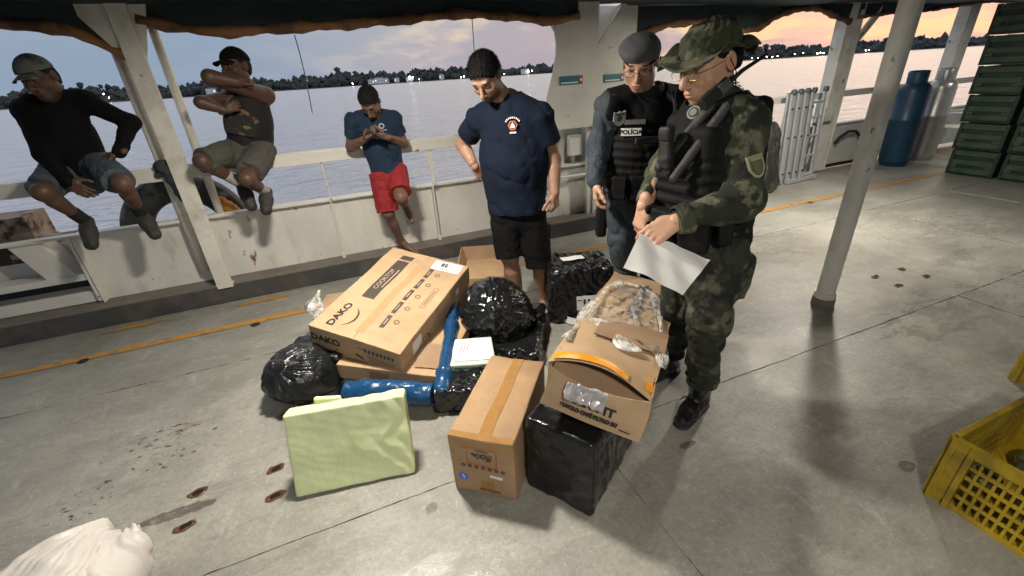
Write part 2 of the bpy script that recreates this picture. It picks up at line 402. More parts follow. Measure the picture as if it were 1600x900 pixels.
    t.links.new(hh, bp.inputs['Height']); t.links.new(bp.outputs[0], b.inputs['Normal'])
    return m
m_deck = deck_material()
b_ = bmesh.new(); bmesh.ops.create_grid(b_, x_segments=1, y_segments=1, size=1, matrix=Matrix.Translation((4, .0, 0)) @ Matrix.Diagonal((12, 6, 1, 1)))
me = bpy.data.meshes.new('deck'); b_.to_mesh(me); b_.free()
deck = tag(link('deck', me, m_deck), kind='structure')
me.transform(Matrix.Translation((0, -1.3, 0)))     # deck runs to Y = 4.7
m_seam = mat('weld_seam', (.10, .075, .055), .7, var=.5, vs=15, c2=(.27, .27, .25), c2s=3.2, c2t=(.44, .5), bump=.002, bs=70)
def seam(x0, y0, x1, y1, seed=1, r=.0045):
    n = max(8, int(math.hypot(x1 - x0, y1 - y0) / .03)); g = random.Random(seed); pts = []; off = 0
    for i in range(n + 1):
        f = i / n; off = off * .8 + g.uniform(-.002, .002); pts.append((x0 + (x1 - x0) * f + off * (y1 != y0), y0 + (y1 - y0) * f + off * (x1 != x0), .0005))
    MB().tube(pts, [r * g.uniform(.45, 1.1) for _ in pts], 6, flat=.5).done('weld_seam', m_seam, deck, True)
for a in ((-4, 1.365, 8, 1.365), (-4, 2.9, 8, 2.9), (.87, -1.4, .87, 1.36), (-2.1, 1.37, -2.1, 2.9), (3.9, 1.37, 3.9, -1.3), (-.9, 1.36, -.9, -1.4), (5.4, 1.37, 5.4, 2.9), (6.9, 2.9, 6.9, 1.4)):
    seam(*a, seed=int(abs(a[0] * 7 + a[1] * 13)))
m_yel = mat('yellow_line_paint', (.46, .225, .035), .5, var=.2, vs=9, c2=(.19, .155, .10), c2s=9, c2t=(.52, .62), c3=(.06, .04, .03), c3s=14, c3t=(.66, .69), bump=.002)
def stripe(x0, x1, y, w, seed):
    b = bmesh.new(); g = random.Random(seed); n = int((x1 - x0) / .06) + 2; A = []; B = []
    for i in range(n):
        x = x0 + (x1 - x0) * i / (n - 1); e = 0 if 1 < i < n - 2 else .3
        A.append(b.verts.new((x, y - w / 2 * (1 - e) + g.uniform(-.004, .004), .004))); B.append(b.verts.new((x, y + w / 2 * (1 - e) + g.uniform(-.004, .004), .004)))
    for i in range(n - 1): b.faces.new((A[i], A[i + 1], B[i + 1], B[i]))
    me = bpy.data.meshes.new('painted_line'); b.to_mesh(me); b.free(); return tag(link('painted_line', me, m_yel), kind='structure')
stripe(-4.2, 7.9, 3.46, .07, 1); stripe(-1.95, -1.5, 3.845, .055, 2); stripe(-1.02, -.60, 3.84, .055, 3)
# lashing sockets
GR = 'rusty lashing sockets let into the deck'
def sockets(cx, cy, words, r=.026):
    for i, (dx, dy) in enumerate(((-.165, -.085), (-.155, .085), (.165, .08), (.175, -.085))):
        w = ('nearest the left', 'far left', 'far right', 'near right')[i]
        t = thing('lashing_socket', 'rusty oval socket, %s of the four %s' % (w, words), 'socket', (cx + dx, cy + dy, 0), rad(12), GR)
        displace(MB().lathe([(r * 1.45, .0005), (r * 1.18, .005), (r * .85, .004), (r * .8, .0012)], n=28).done('rim', m_rust, t, True), lambda p: .006 * noise((p + [cx + i, cy, 0]) * 60, 3))
        MB().lathe([(r * .82, .0014), (.0001, .0012)], n=20).done('hole', mat_hole, t)
        t.scale = (1.25, .72, 1)
mat_hole = mat('socket_dark', (.012, .009, .007), .35, var=.3)
sockets(-.735, 1.715, 'in front of the white sack', .024); sockets(3.895, 1.725, 'right of the free standing pole', .024)
for i, (x, y) in enumerate(((-1.9, 3.415), (-.83, 3.40), (3.0, 3.42), (5.2, 3.42))):
    t = thing('lashing_socket', ('flat rusty socket on the yellow line, left end', 'flat rusty socket on the yellow line beside the opened carton', 'flat rusty socket on the yellow line behind the camouflage man', 'flat rusty socket on the yellow line right of the pole')[i], 'socket', (x, y, 0), 0, GR)
    MB().lathe([(.034, .005), (.028, .007), (.0001, .006)], n=18).done('lid', mat_hole, t, True)
# ---- bulwark on the left, between the deck and the river
XW = 2.0
bul = thing('bulwark', 'cream painted steel bulwark with dark coaming running from left edge to the wall', 'bulwark', (0, 4.1, 0))
def bpart(name, c, size, m, rot=None, bev=0): return box(name, (c[0], c[1] - 4.1, c[2]), size, m, bul, rot, bev)
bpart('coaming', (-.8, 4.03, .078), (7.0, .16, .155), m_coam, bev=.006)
bpart('coaming_ledge', (-.8, 4.055, .158), (7.0, .21, .012), m_ledge)
xs = [-1.93, -1.07, -.11, .80, 1.82, 2.75]
for i in range(len(xs) - 1):
    b = MB(); x0, x1 = xs[i] + .008, xs[i + 1] - .008
    r = bmesh.ops.create_grid(b.b, x_segments=24, y_segments=14, size=.5)['verts']
    for v in r:
        fx, fz = v.co.x + .5, v.co.y + .5
        e = math.sin(math.pi * fx) * math.sin(math.pi * fz)
        v.co = Vector((x0 + (x1 - x0) * fx, .028 * (1 - fz) * 0 + .03 + e * (.012 + .010 * math.sin(7 * fx + i) * math.cos(5 * fz + 2 * i)), .166 + fz * .53))
    b.done('panel', m_panel, bul, True)
for i, x in enumerate(xs[:-1]):
    bpart('stiffener', (x, 4.10, .43), (.012, .075, .53), m_white)
    if i not in (0, 1): bpart('stiffener_foot', (x, 4.075, .19), (.03, .03, .05), m_white, bev=.004)
bpart('cap_rail', (-.8, 4.12, .705), (7.0, .085, .022), m_white, bev=.004)
# recessed bay at the far left end
bpart('panel', (-3.1, 4.33, .44), (2.33, .01, .52), m_panel)
bpart('shelf', (-3.1, 4.17, .385), (2.31, .17, .05), m_white, bev=.006)
bpart('shelf_lip', (-3.1, 4.12, .215), (2.31, .03, .09), m_white, bev=.004)
bpart('bay_side', (-1.955, 4.20, .44), (.02, .26, .52), m_white)
MB().prism([(-.09, .41), (.09, .41), (-.02, .69), (-.20, .69)], .0, .18).done('gusset', m_white, bul).location = (-2.12, 0, 0)
bpart('bay_back', (-3.1, 4.26, .29), (2.3, .01, .06), m_black)
# handrail
hr = thing('handrail', 'flat cream handrail above the bulwark that the two men sit on', 'handrail', (0, 4.0, 1.08))
box('rail_plate', (-1.05, .02, 0), (6.2, .035, .092), m_white, hr, bev=.006)
box('rail_plate_top', (-1.05, .055, .048), (6.2, .075, .01), m_white, hr, bev=.003)
MB().tube([(-.11, .03, -.04), (-.10, .05, -.36)], .008, 8).done('support', m_white, hr)
MB().prism([(.77, -.04), (.83, -.04), (.815, -.22), (.82, -.365), (.795, -.365), (.79, -.22)], .02, .035).done('support', m_white, hr)
# ---- left column of three posts
lc = thing('deck_column', 'cream deck column of a flat post and two pipes on the bulwark, left', 'column', (-1.07, 4.0, 0))
box('flat_post', (0, -.06, 1.15), (.115, .022, 2.02), m_post, lc, bev=.003)
MB().tube([(-.14, .09, .26), (-.13, .09, 2.2)], .036, 16).done('pipe', m_post, lc, True)
MB().tube([(.10, .16, .70), (.10, .16, 2.2)], .03, 14).done('pipe', m_post, lc, True)
MB().prism([(-.22, 2.16), (-.22, 2.08), (-.06, 1.83), (.05, 1.83), (.08, 1.9), (.16, 2.16)], -.04, -.025).done('bracket', m_post, lc)
box('foot_plate', (0, -.045, .172), (.13, .05, .01), m_post, lc)
# ---- wall section with the rounded opening
wl = thing('wall', 'cream steel wall section with rounded window opening edge behind the two policemen', 'wall', (2.5, 4.0, 0))
op = [(1.40, 2.2), (1.72, 2.06), (1.93, 2.03), (2.02, 1.985), (2.07, 1.92), (2.086, 1.84), (2.085, 1.74), (2.045, 1.57), (1.985, 1.38), (1.945, 1.16), (1.93, 1.10), (2.52, 1.10), (2.52, 2.2)]
MB().prism([(x - 2.5, z) for x, z in op], 0, .02).done('front_plate', m_white, wl)
box('side_plate', (.032, .19, 1.15), (.02, .34, 2.0), m_white, wl)
box('rear_plate', (.36, .33, 1.15), (.66, .02, 2.0), m_white, wl)
MB().prism([(.10, 1.1), (.13, 1.1), (.13, 1.76), (.42, 2.14), (.36, 2.14), (.10, 1.80)], .12, .15).done('brace', m_post, wl)
box('ledge', (-.06, -.01, 1.095), (1.0, .07, .018), m_white, wl, bev=.003)
box('recess_back', (.0, .31, .62), (1.5, .02, .94), m_panel, wl)
box('recess_post', (.0, .06, .62), (.085, .05, .92), m_white, wl, bev=.008)
box('recess_post', (-.27, .2, .62), (.03, .10, .92), m_white, wl, bev=.004)
MB().tube([(-.6, .05, .60), (.45, .05, .60)], .014, 8).done('recess_pipe', m_white, wl)
box('recess_frame', (-.16, .11, .9), (.14, .06, .20), m_white, wl, bev=.006)
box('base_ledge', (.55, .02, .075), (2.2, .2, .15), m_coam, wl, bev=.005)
box('base_ledge_top', (.55, .02, .158), (2.2, .21, .014), m_ledge, wl)
m_teal = mat('teal_sign', (.035, .16, .19), .4, var=.1); m_redsign = mat('sign_red', (.45, .06, .05), .5); m_wh = mat('white_print', (.78, .77, .74), .5, var=.05)
def sign(x, z, y, words):
    t = thing('wall_sign', words, 'sign', (x, y, z))
    box('plate', (0, -.006, 0), (.245, .008, .075), m_teal, t)
    box('end_mark', (.102, -.0118, .0), (.036, .003, .062), m_redsign, t)
    MB().lathe([(.012, 0), (.0001, 0)], n=14).done('emblem', m_wh, t).matrix_local = Matrix.Translation((.102, -.0145, 0)) @ Matrix.Rotation(rad(90), 4, 'X')
    box('printed_strip', (-.02, -.0112, -.02), (.18, .002, .010), m_wh, t)
sign(2.236, 1.515, 4.0, 'teal sign with red end mark on the wall beside the rounded opening')
sign(2.93, 1.50, 4.32, 'teal sign half hidden behind the beret of the policeman')
# ---- bulwark on the right (further outboard)
br = thing('bulwark', 'cream steel bulwark with handrail running behind the ladder and gas cylinders', 'bulwark', (7.5, 4.5, 0))
for i, (x0, x1) in enumerate(((3.1, 4.9), (4.92, 6.68), (6.7, 8.1), (8.12, 9.4), (9.42, 11.9))):
    box('panel', ((x0 + x1) / 2 - 7.5, .06, .345), (x1 - x0, .012, .60), m_panel, br)
box('cap_rail', (0, .06, .658), (9, .09, .024), m_white, br, bev=.004)
box('rail_plate', (0, .0, 1.075), (9, .04, .085), m_white, br, bev=.005)
box('scupper', (-.1, .045, .035), (1.3, .012, .05), m_black, br)
for x in (4.0, 5.9, 8.0, 9.4): MB().tube([(x - 7.5, .05, .66), (x - 7.5, .02, 1.04)], .012, 8).done('support', m_white, br)
MB().tube([(7.05 - 7.5, 0, .38), (7.1 - 7.5, -.02, .46), (7.25 - 7.5, -.03, .53), (7.42 - 7.5, -.03, .52), (7.55 - 7.5, -.02, .44)], .022, 8).done('grab_handle', m_black, br, True)
def rcol(x, words, w, brace=True):
    t = thing('deck_column', words, 'column', (x, 4.45, 0))
    box('web', (0, 0, 1.1), (w, .03, 2.16), m_post, t, bev=.003)
    box('flange', (-w / 2 - .004, .06, 1.1), (.018, .16, 2.16), m_post, t); box('flange', (w / 2 + .004, .06, 1.1), (.018, .16, 2.16), m_post, t)
    if brace:
        MB().prism([(w / 2 + .01, 1.72), (w / 2 + .05, 1.72), (.62, 2.16), (.50, 2.16), (w / 2 + .01, 1.80)], -.02, .02).done('brace', m_post, t)
        MB().tube([(-w / 2 - .08, -.03, .05), (-w / 2 - .08, -.03, .92)], .03, 12).done('pipe', m_post, t, True)
        MB().tube([(-w / 2 - .17, -.03, .05), (-w / 2 - .17, -.03, .86)], .022, 12).done('pipe', m_post, t, True)
        box('pipe_clamp', (-w / 2 - .06, -.03, .72), (.36, .02, .03), m_steel, t)
rcol(6.72, 'wide cream deck column with brace between the ladder and the free standing pole', .27)
rcol(9.35, 'far right cream deck column beside the green crate stacks', .22, False)
# free standing pole
fp = thing('deck_pole', 'free standing round cream pole with rust marks in the middle of the deck', 'pole', (3.0, 1.71, 0))
MB().lathe([(.0655, 0), (.0655, .10), (.056, .102), (.056, 2.2)], n=36).done('shaft', None, fp, True)
autosmooth(fp.children[0]); fp.children[0].data.materials.append(mat('pole_paint', (.68, .65, .58), .45, var=.15, vs=4, stretch=(1, 1, .45), c2=(.09, .05, .035), c2s=11, c2t=(.63, .67), c3=(.36, .31, .25), c3s=4, c3t=(.5, .7), bump=.003, bs=24))
MB().lathe([(.070, .0), (.070, .055), (.066, .06)], n=36).done('base_sleeve', m_ledge, fp, True)
# ---- canopy
cn = thing('canopy', 'dark green tarpaulin canopy over the deck with a rolled brown edge', 'canopy', (0, 0, 2.15))
b = MB(); nx, ny = 90, 40; V_ = []
for j in range(ny + 1):
    row = []
    for i in range(nx + 1):
        x = -6 + 19 * i / nx; y = -6 + 10.15 * j / ny if x < 3 else -6 + 10.6 * j / ny
        row.append(b.b.verts.new((x, y, -.0 + .02 * math.sin(x * 2.1) * math.sin(y * 1.7) + .05 * (1 - j / ny))))
    V_.append(row)
for j in range(ny):
    for i in range(nx): b.b.faces.new((V_[j][i], V_[j][i + 1], V_[j + 1][i + 1], V_[j + 1][i]))
b.done('tarpaulin', m_tarp, cn, True)
def curtain(name, pts, Y, thick=.035, top=2.16, mroll=m_roll):
    """dark curtain hanging from the canopy edge, rolled up into a brown roll along its foot"""
    P_ = []
    for (x0, z0), (x1, z1) in zip(pts, pts[1:]):
        n = max(2, int((x1 - x0) / .05))
        for i in range(n): P_.append((x0 + (x1 - x0) * i / n, z0 + (z1 - z0) * i / n))
    P_.append(pts[-1]); n = len(P_); z = np.array([p[1] for p in P_])
    for _ in range(2): z[1:-1] = (z[:-2] + 2 * z[1:-1] + z[2:]) / 4
    rr = [thick * (1 + .22 * math.sin(i * .83) + .15 * math.sin(i * 2.1 + 1)) for i in range(n)]
    MB().tube([(P_[i][0], Y + .01 * math.sin(i * .6), z[i] + thick - 2.15) for i in range(n)], rr, 12).done('rolled_edge', mroll, cn, True)
    bb = MB(); A = [bb.b.verts.new((P_[i][0], Y + .012 * math.sin(i * 1.1), z[i] + thick * 1.5 - 2.15)) for i in range(n)]; B = [bb.b.verts.new((P_[i][0], Y, top - 2.15)) for i in range(n)]
    for i in range(n - 1): bb.b.faces.new((A[i], A[i + 1], B[i + 1], B[i]))
    bb.done('curtain', m_tarp, cn, True)
curtain('l', [(-4.2, 2.05), (-1.75, 2.02), (-1.36, 1.985), (-1.15, 1.83), (-1.05, 1.80)], 3.99)
curtain('m', [(-1.0, 2.03), (-.85, 1.99), (-.55, 1.94), (-.25, 1.955), (.1, 1.965), (.55, 1.985), (.9, 2.01), (1.2, 2.03), (1.6, 2.01), (1.95, 1.965), (2.12, 1.97), (2.3, 2.0)], 3.985)
curtain('r', [(2.95, 1.90), (3.3, 1.86), (3.7, 1.95), (4.2, 1.97), (4.6, 1.84), (5.0, 1.88), (5.4, 2.04), (5.85, 2.09), (6.2, 2.02), (6.6, 1.92)], 4.43)
curtain('f', [(6.75, 1.98), (7.4, 2.02), (8.2, 2.04), (9.5, 2.14), (11.5, 2.14)], 4.43, .02)
# hanging cords
m_cord = mat('cord', (.08, .08, .08), .8, var=.1)
tag(MB().tube([at(460, 54, Y=3.9), at(468, 82, Y=3.9), at(476, 115, Y=3.92), at(483, 150, Y=3.92), at(488, 176, Y=3.92)], .0035, 6).done('hanging_cord', m_cord), 'thin grey cord hanging from the canopy edge over the water', 'cord', None)
tag(MB().tube([at(737, 20, Y=3.9), at(739, 50, Y=3.9), at(741, 80, Y=3.9)], .0035, 6).done('hanging_cord', m_cord), 'short dark cord hanging above the head of the man in navy shirt', 'cord', None)
# ---- deck lamps under the canopy (above the picture)
m_lamp = mat('lamp_glass', (.9, .9, .9), .4, emit=(1, .93, .80, 14), var=0); m_lampb = mat('lamp_housing', (.5, .5, .48), .5)
def lamp(x, y, e, words, size=.22, c=(1, .93, .81), z=2.08, spread=180):
    t = thing('ceiling_lamp', words, 'lamp', (x, y, z))
    box('housing', (0, 0, .03), (size + .06, size * .6 + .05, .05), m_lampb, t, bev=.008)
    box('diffuser', (0, 0, 0), (size, size * .6, .012), m_lamp, t)
    ld = bpy.data.lights.new('lamp_light', 'AREA'); ld.shape = 'RECTANGLE'; ld.size = size; ld.size_y = size * .6; ld.energy = e; ld.color = c
    lo = bpy.data.objects.new('lamp_light', ld); COL.objects.link(lo); lo.parent = t; lo.location = (0, 0, -.012)
lamp(.02, 2.15, 78, 'square deck lamp under the canopy above the cartons')
lamp(4.55, 2.83, 92, 'square deck lamp under the canopy beyond the free standing pole')
lamp(8.5, 2.75, 20, 'square deck lamp under the canopy near the green crate stacks')
lamp(.3, -.6, 48, 'square deck lamp under the canopy over the photographer')
# ================================================================== river, far shore
m_water = bpy.data.materials.new('river_water'); m_water.use_nodes = True
t_ = m_water.node_tree; b_ = t_.nodes['Principled BSDF']; b_.inputs['Base Color'].default_value = (.60, .59, .60, 1); b_.inputs['Roughness'].default_value = .2; b_.inputs['IOR'].default_value = 1.8
b_.inputs['Specular IOR Level'].default_value = .9
tc_ = t_.nodes.new('ShaderNodeTexCoord'); prev = None
for sc_, st, dist_ in ((.9, (1, 2.6, 1), .42), (3.4, (1, 2.8, 1), .13), (.2, (1, 2.2, 1), 1.1)):
    mp_ = t_.nodes.new('ShaderNodeMapping'); mp_.inputs['Scale'].default_value = st; mp_.inputs['Rotation'].default_value = (0, 0, .35); t_.links.new(tc_.outputs['Object'], mp_.inputs[0])
    n_ = t_.nodes.new('ShaderNodeTexNoise'); n_.inputs['Scale'].default_value = sc_; n_.inputs['Detail'].default_value = 4; n_.inputs['Roughness'].default_value = .5; t_.links.new(mp_.outputs[0], n_.inputs['Vector'])
    bp_ = t_.nodes.new('ShaderNodeBump'); bp_.inputs['Distance'].default_value = dist_; bp_.inputs['Strength'].default_value = 1
    t_.links.new(n_.outputs[0], bp_.inputs['Height'])
    if prev: t_.links.new(prev.outputs[0], bp_.inputs['Normal'])
    prev = bp_
t_.links.new(prev.outputs[0], b_.inputs['Normal'])
me = bpy.data.meshes.new('river')
me.from_pydata([(-3000, 4.9, -1.3), (4000, 4.9, -1.3), (4000, 4000, -1.3), (-3000, 4000, -1.3)], [], [(0, 1, 2, 3)])
tag(link('river', me, m_water), kind='structure')
# hull edge outside the bulwark so the deck does not float
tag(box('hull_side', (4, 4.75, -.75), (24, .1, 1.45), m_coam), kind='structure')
# ---- far bank
m_bank = mat('bank_earth', (.05, .048, .035), .9, var=.3, vs=.02); m_tree = mat('far_foliage', (.045, .055, .053), .95, var=.35, vs=.05, c2=(.042, .05, .05), c2s=.03)
g = random.Random(11)
def shoreR(a): return 820 + 90 * math.sin(a * 2.1 + 1) + 160 * max(0, a - .3)
def pol(a, r, z): return (math.sin(a) * r, math.cos(a) * r, z)
A0, A1 = -.85, 1.62
b = MB(); n = 160; rows = []
for k, (dr, z) in enumerate(((-6, -1.6), (0, -.4), (25, 3), (120, 8), (260, 7), (900, 2))):
    rows.append([b.b.verts.new(pol(A0 + (A1 - A0) * i / n, shoreR(A0 + (A1 - A0) * i / n) + dr, z + (1.5 * math.sin(i * .37 + k) if k > 1 else 0))) for i in range(n + 1)])
for r0, r1 in zip(rows, rows[1:]):
    for i in range(n): b.b.faces.new((r0[i], r0[i + 1], r1[i + 1], r1[i]))
tag(b.done('far_bank', m_bank, None, True), kind='structure')
ico = bmesh.new(); bmesh.ops.create_icosphere(ico, subdivisions=1, radius=1); iv = np.array([v.co[:] for v in ico.verts]); ifc = np.array([[v.index for v in f.verts] for f in ico.faces]); ico.free()
vs, fs, o = [], [], 0; rs = np.random.RandomState(5)
for i in range(5200):
    a = A0 + (A1 - A0) * rs.rand(); rk = rs.rand(); r = shoreR(a) + 4 + 70 * rk
    hgt = (10 + 7 * math.exp(-((a + .15) / .28) ** 2) + 3.5 * math.sin(a * 9) + 2.5 * math.sin(a * 31)) * (.55 + .75 * rs.rand()) * (.62 + .5 * rk)
    w = 2.2 + 4.2 * rs.rand(); hh_ = w * (.7 + .6 * rs.rand()); top = hgt * (.35 + .65 * rs.rand()); v = iv * (1 + .30 * rs.normal(size=(len(iv), 1)) * .8) * np.array([w, w, hh_])
    x, y, _ = pol(a, r, 0); vs.append(v + np.array([x, y, 1 + 4 * rk + top - hh_ * .6])); fs.append(ifc + o); o += len(iv)
me = bpy.data.meshes.new('far_wood'); me.from_pydata(np.vstack(vs).tolist(), [], np.vstack(fs).tolist())
tag(link('far_wood', me, m_tree), 'dark continuous belt of trees along the far river bank', 'trees', kind='stuff')
m_hw = mat('house_white', (.55, .55, .55), .8, var=.1); m_hr = mat('house_roof', (.16, .13, .12), .8, var=.2); m_hwin = mat('lit_window', (.5, .45, .3), .5, emit=(1, .9, .7, 2.5), var=0)
m_sl = mat('shore_lamp_glow', (1, 1, 1), .5, emit=(1, .93, .78, 42), var=0); m_sly = mat('shore_lamp_amber', (1, .8, .5), .5, emit=(1, .6, .22, 42), var=0)
houses = [(592, .9, 26), (603, .6, 16), (880 - 300, .5, 18), (690, .7, 14), (375, .8, 20), (330, .7, 22), (1100, .6, 18), (1145, .5, 16), (820, .7, 24), (620, .5, 14), (640, .5, 20)]
HW = ('low and wide above the man with the phone', 'second one above the man with the phone', 'leftmost above the man with the phone', 'between the phone man and the navy shirt man', 'behind the man in the tank top', 'at the left shoulder of the man in the tank top', 'behind the hat brim of the camouflage man', 'right of the radio antenna', 'right of the head of the navy shirt man', 'right above the phone man, smaller', 'right above the phone man, rightmost of the row')
for i, (u, hh, w) in enumerate(houses):
    d = CR @ Vector(((u - 800) / FPX, (450 - (165 - u * .065)) / FPX, -1)); a = math.atan2(d.x, d.y); r = shoreR(a) - 2
    t = thing('riverside_house', 'tiny pale riverside house ' + HW[i], 'house', pol(a, r, 0), -a, 'pale houses along the far bank')
    hgt = 5 + hh * 5; box('wall', (0, 0, hgt / 2), (w * .62, 8, hgt), m_hw, t)
    MB().prism([(-w * .35, hgt), (w * .35, hgt), (0, hgt + 2.4)], -4.5, 4.5).done('roof', m_hr, t)
    for k in range(3): box('window', (-w * .2 + k * w * .2, -4.05, hgt * .55), (1.2, .1, 1.4), m_hwin if k == i % 3 else m_bank, t)
for i, (u, dv, s, am) in enumerate(((162, 12, 1.5, 0), (201, 13, 1.1, 0), (221, 22, 2.0, 1), (551, 3, 1.6, 0), (640, 8, 2.0, 0), (645, 7, 1.6, 0), (720, 2, 1.5, 0), (725, 3, 1.7, 0), (788, 3, 1.2, 0), (826, 4, 2.1, 0), (831, 5, 1.5, 0), (1184, 2, 1.3, 0), (1198, 3, 1.2, 0), (1207, 2, 1.2, 0), (1215, 3, 1.2, 0), (1242, 4, 1.2, 0), (1255, 5, 1.3, 0), (1277, 3, 1.4, 0), (1282, 4, 1.3, 0), (1287, 3, 1.3, 0), (1353, 3, 1.5, 0), (1358, 3, 1.3, 0), (1175, 2, 1.1, 0), (655, 3, 1.2, 0), (170, 6, 1., 0))):
    d = CR @ Vector(((u - 800) / FPX, (450 - (169.5 - u * .065 - dv)) / FPX, -1)); a = math.atan2(d.x, d.y); r = shoreR(a) - 8
    z = max(1.2, CAMH + r * d.z / math.hypot(d.x, d.y)); x, y, _ = pol(a, r, 0)
    t = thing('shore_lamp', 'tiny amber lamp shining on the far bank left of the deck column' if am else 'tiny white lamp shining on the far river bank', 'lamp', (x, y, -.4), 0, None if am else 'white lamps along the far bank')
    MB().tube([(0, 0, 0), (0, 0, z + .4)], .12, 5).done('post', m_bank, t)
    MB().lathe([(.01, -s * .5), (s * .45, -s * .3), (s * .5, 0), (s * .45, s * .3), (.01, s * .5)], n=8).done('globe', m_sly if am else m_sl, t, True).location = (0, 0, z + .4)
# ================================================================== cartons, bags and other goods
m_card = mat('cardboard', (.415, .285, .17), .8, var=.12, vs=9, c2=(.34, .23, .135), c2s=2.5, c2t=(.48, .7), bump=.0009, bs=45, spec=.25)
m_card2 = mat('cardboard_brown', (.36, .232, .128), .72, var=.14, vs=9, c2=(.29, .185, .10), c2s=3, c2t=(.48, .7), bump=.001, bs=45, spec=.35)
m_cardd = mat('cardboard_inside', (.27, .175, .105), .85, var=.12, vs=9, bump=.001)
m_ink = mat('black_ink', (.022, .02, .018), .6, var=.15); m_inkb = mat('brown_ink', (.055, .043, .034), .6, var=.15, vs=40); m_inkf = mat('faded_ink', (.20, .13, .075), .75, var=.2)
m_label = mat('paper_label', (.70, .70, .69), .5, var=.04, vs=20); m_redink = mat('red_ink', (.38, .07, .04), .6)
m_tape = mat('packing_tape', (.33, .18, .065), .16, var=.12, vs=20, coat=.4, bump=.0006, bs=60)
m_otape = mat('orange_tape', (.72, .30, .03), .22, var=.15, vs=12, c2=(.75, .45, .16), c2s=9, bump=.001, bs=50)
m_bag = mat('black_plastic', (.008, .0085, .009), .2, var=.2, bump=.0016, bs=55, rvar=.06, spec=.6, coat=.25)
m_bag2 = mat('black_wrap', (.008, .0085, .0095), .22, var=.25, bump=.0012, bs=70, rvar=.10, spec=.5)
m_blue = mat('blue_plastic', (.009, .055, .145), .28, var=.2, bump=.0014, bs=45, rvar=.06)
m_lime = mat('lime_plastic', (.68, .74, .42), .34, var=.06, vs=8, c2=(.52, .60, .20), c2s=4, c2t=(.55, .8), bump=.0008, bs=30, rvar=.08)
def film_mat(name='clear_film', hi=.85, lo=.15):
    m = bpy.data.materials.new(name); m.use_nodes = True; t = m.node_tree; t.nodes.clear()
    o = t.nodes.new('ShaderNodeOutputMaterial'); tr = t.nodes.new('ShaderNodeBsdfTransparent'); gl = t.nodes.new('ShaderNodeBsdfGlossy'); df = t.nodes.new('ShaderNodeBsdfDiffuse')
    gl.inputs['Roughness'].default_value = .3; gl.inputs['Color'].default_value = (1, 1, 1, 1); df.inputs['Color'].default_value = (.8, .8, .76, 1); tr.inputs['Color'].default_value = (.97, .97, .96, 1)
    tc = t.nodes.new('ShaderNodeTexCoord'); n = t.nodes.new('ShaderNodeTexNoise'); n.inputs['Scale'].default_value = 38; n.inputs['Detail'].default_value = 4; t.links.new(tc.outputs['Object'], n.inputs['Vector'])
    bp = t.nodes.new('ShaderNodeBump'); bp.inputs['Distance'].default_value = .006; t.links.new(n.outputs[0], bp.inputs['Height'])
    for x in (gl, df): t.links.new(bp.outputs[0], x.inputs['Normal'])
    n2 = t.nodes.new('ShaderNodeTexNoise'); n2.inputs['Scale'].default_value = 26; n2.inputs['Detail'].default_value = 5; t.links.new(tc.outputs['Object'], n2.inputs['Vector'])
    mr = t.nodes.new('ShaderNodeMapRange'); t.links.new(n2.outputs[0], mr.inputs[0]); 
    for i, y in enumerate((.38, .68, lo, hi)): mr.inputs[i + 1].default_value = y
    m1 = t.nodes.new('ShaderNodeMixShader'); t.links.new(mr.outputs[0], m1.inputs[0]); t.links.new(tr.outputs[0], m1.inputs[1]); t.links.new(df.outputs[0], m1.inputs[2])
    fr = t.nodes.new('ShaderNodeFresnel'); fr.inputs[0].default_value = 1.18; t.links.new(bp.outputs[0], fr.inputs[1])
    m2 = t.nodes.new('ShaderNodeMixShader'); t.links.new(fr.outputs[0], m2.inputs[0]); t.links.new(m1.outputs[0], m2.inputs[1]); t.links.new(gl.outputs[0], m2.inputs[2]); t.links.new(m2.outputs[0], o.inputs[0]); return m
m_film = film_mat(); m_film2 = film_mat('thin_clear_film', .24, 0.)
FACE = {'top': Matrix.Identity(3), 'front': Matrix.Rotation(rad(90), 3, 'X'), 'right': Matrix.Rotation(rad(90), 3, 'Z') @ Matrix.Rotation(rad(90), 3, 'X'), 'left': Matrix.Rotation(rad(-90), 3, 'Z') @ Matrix.Rotation(rad(90), 3, 'X')}
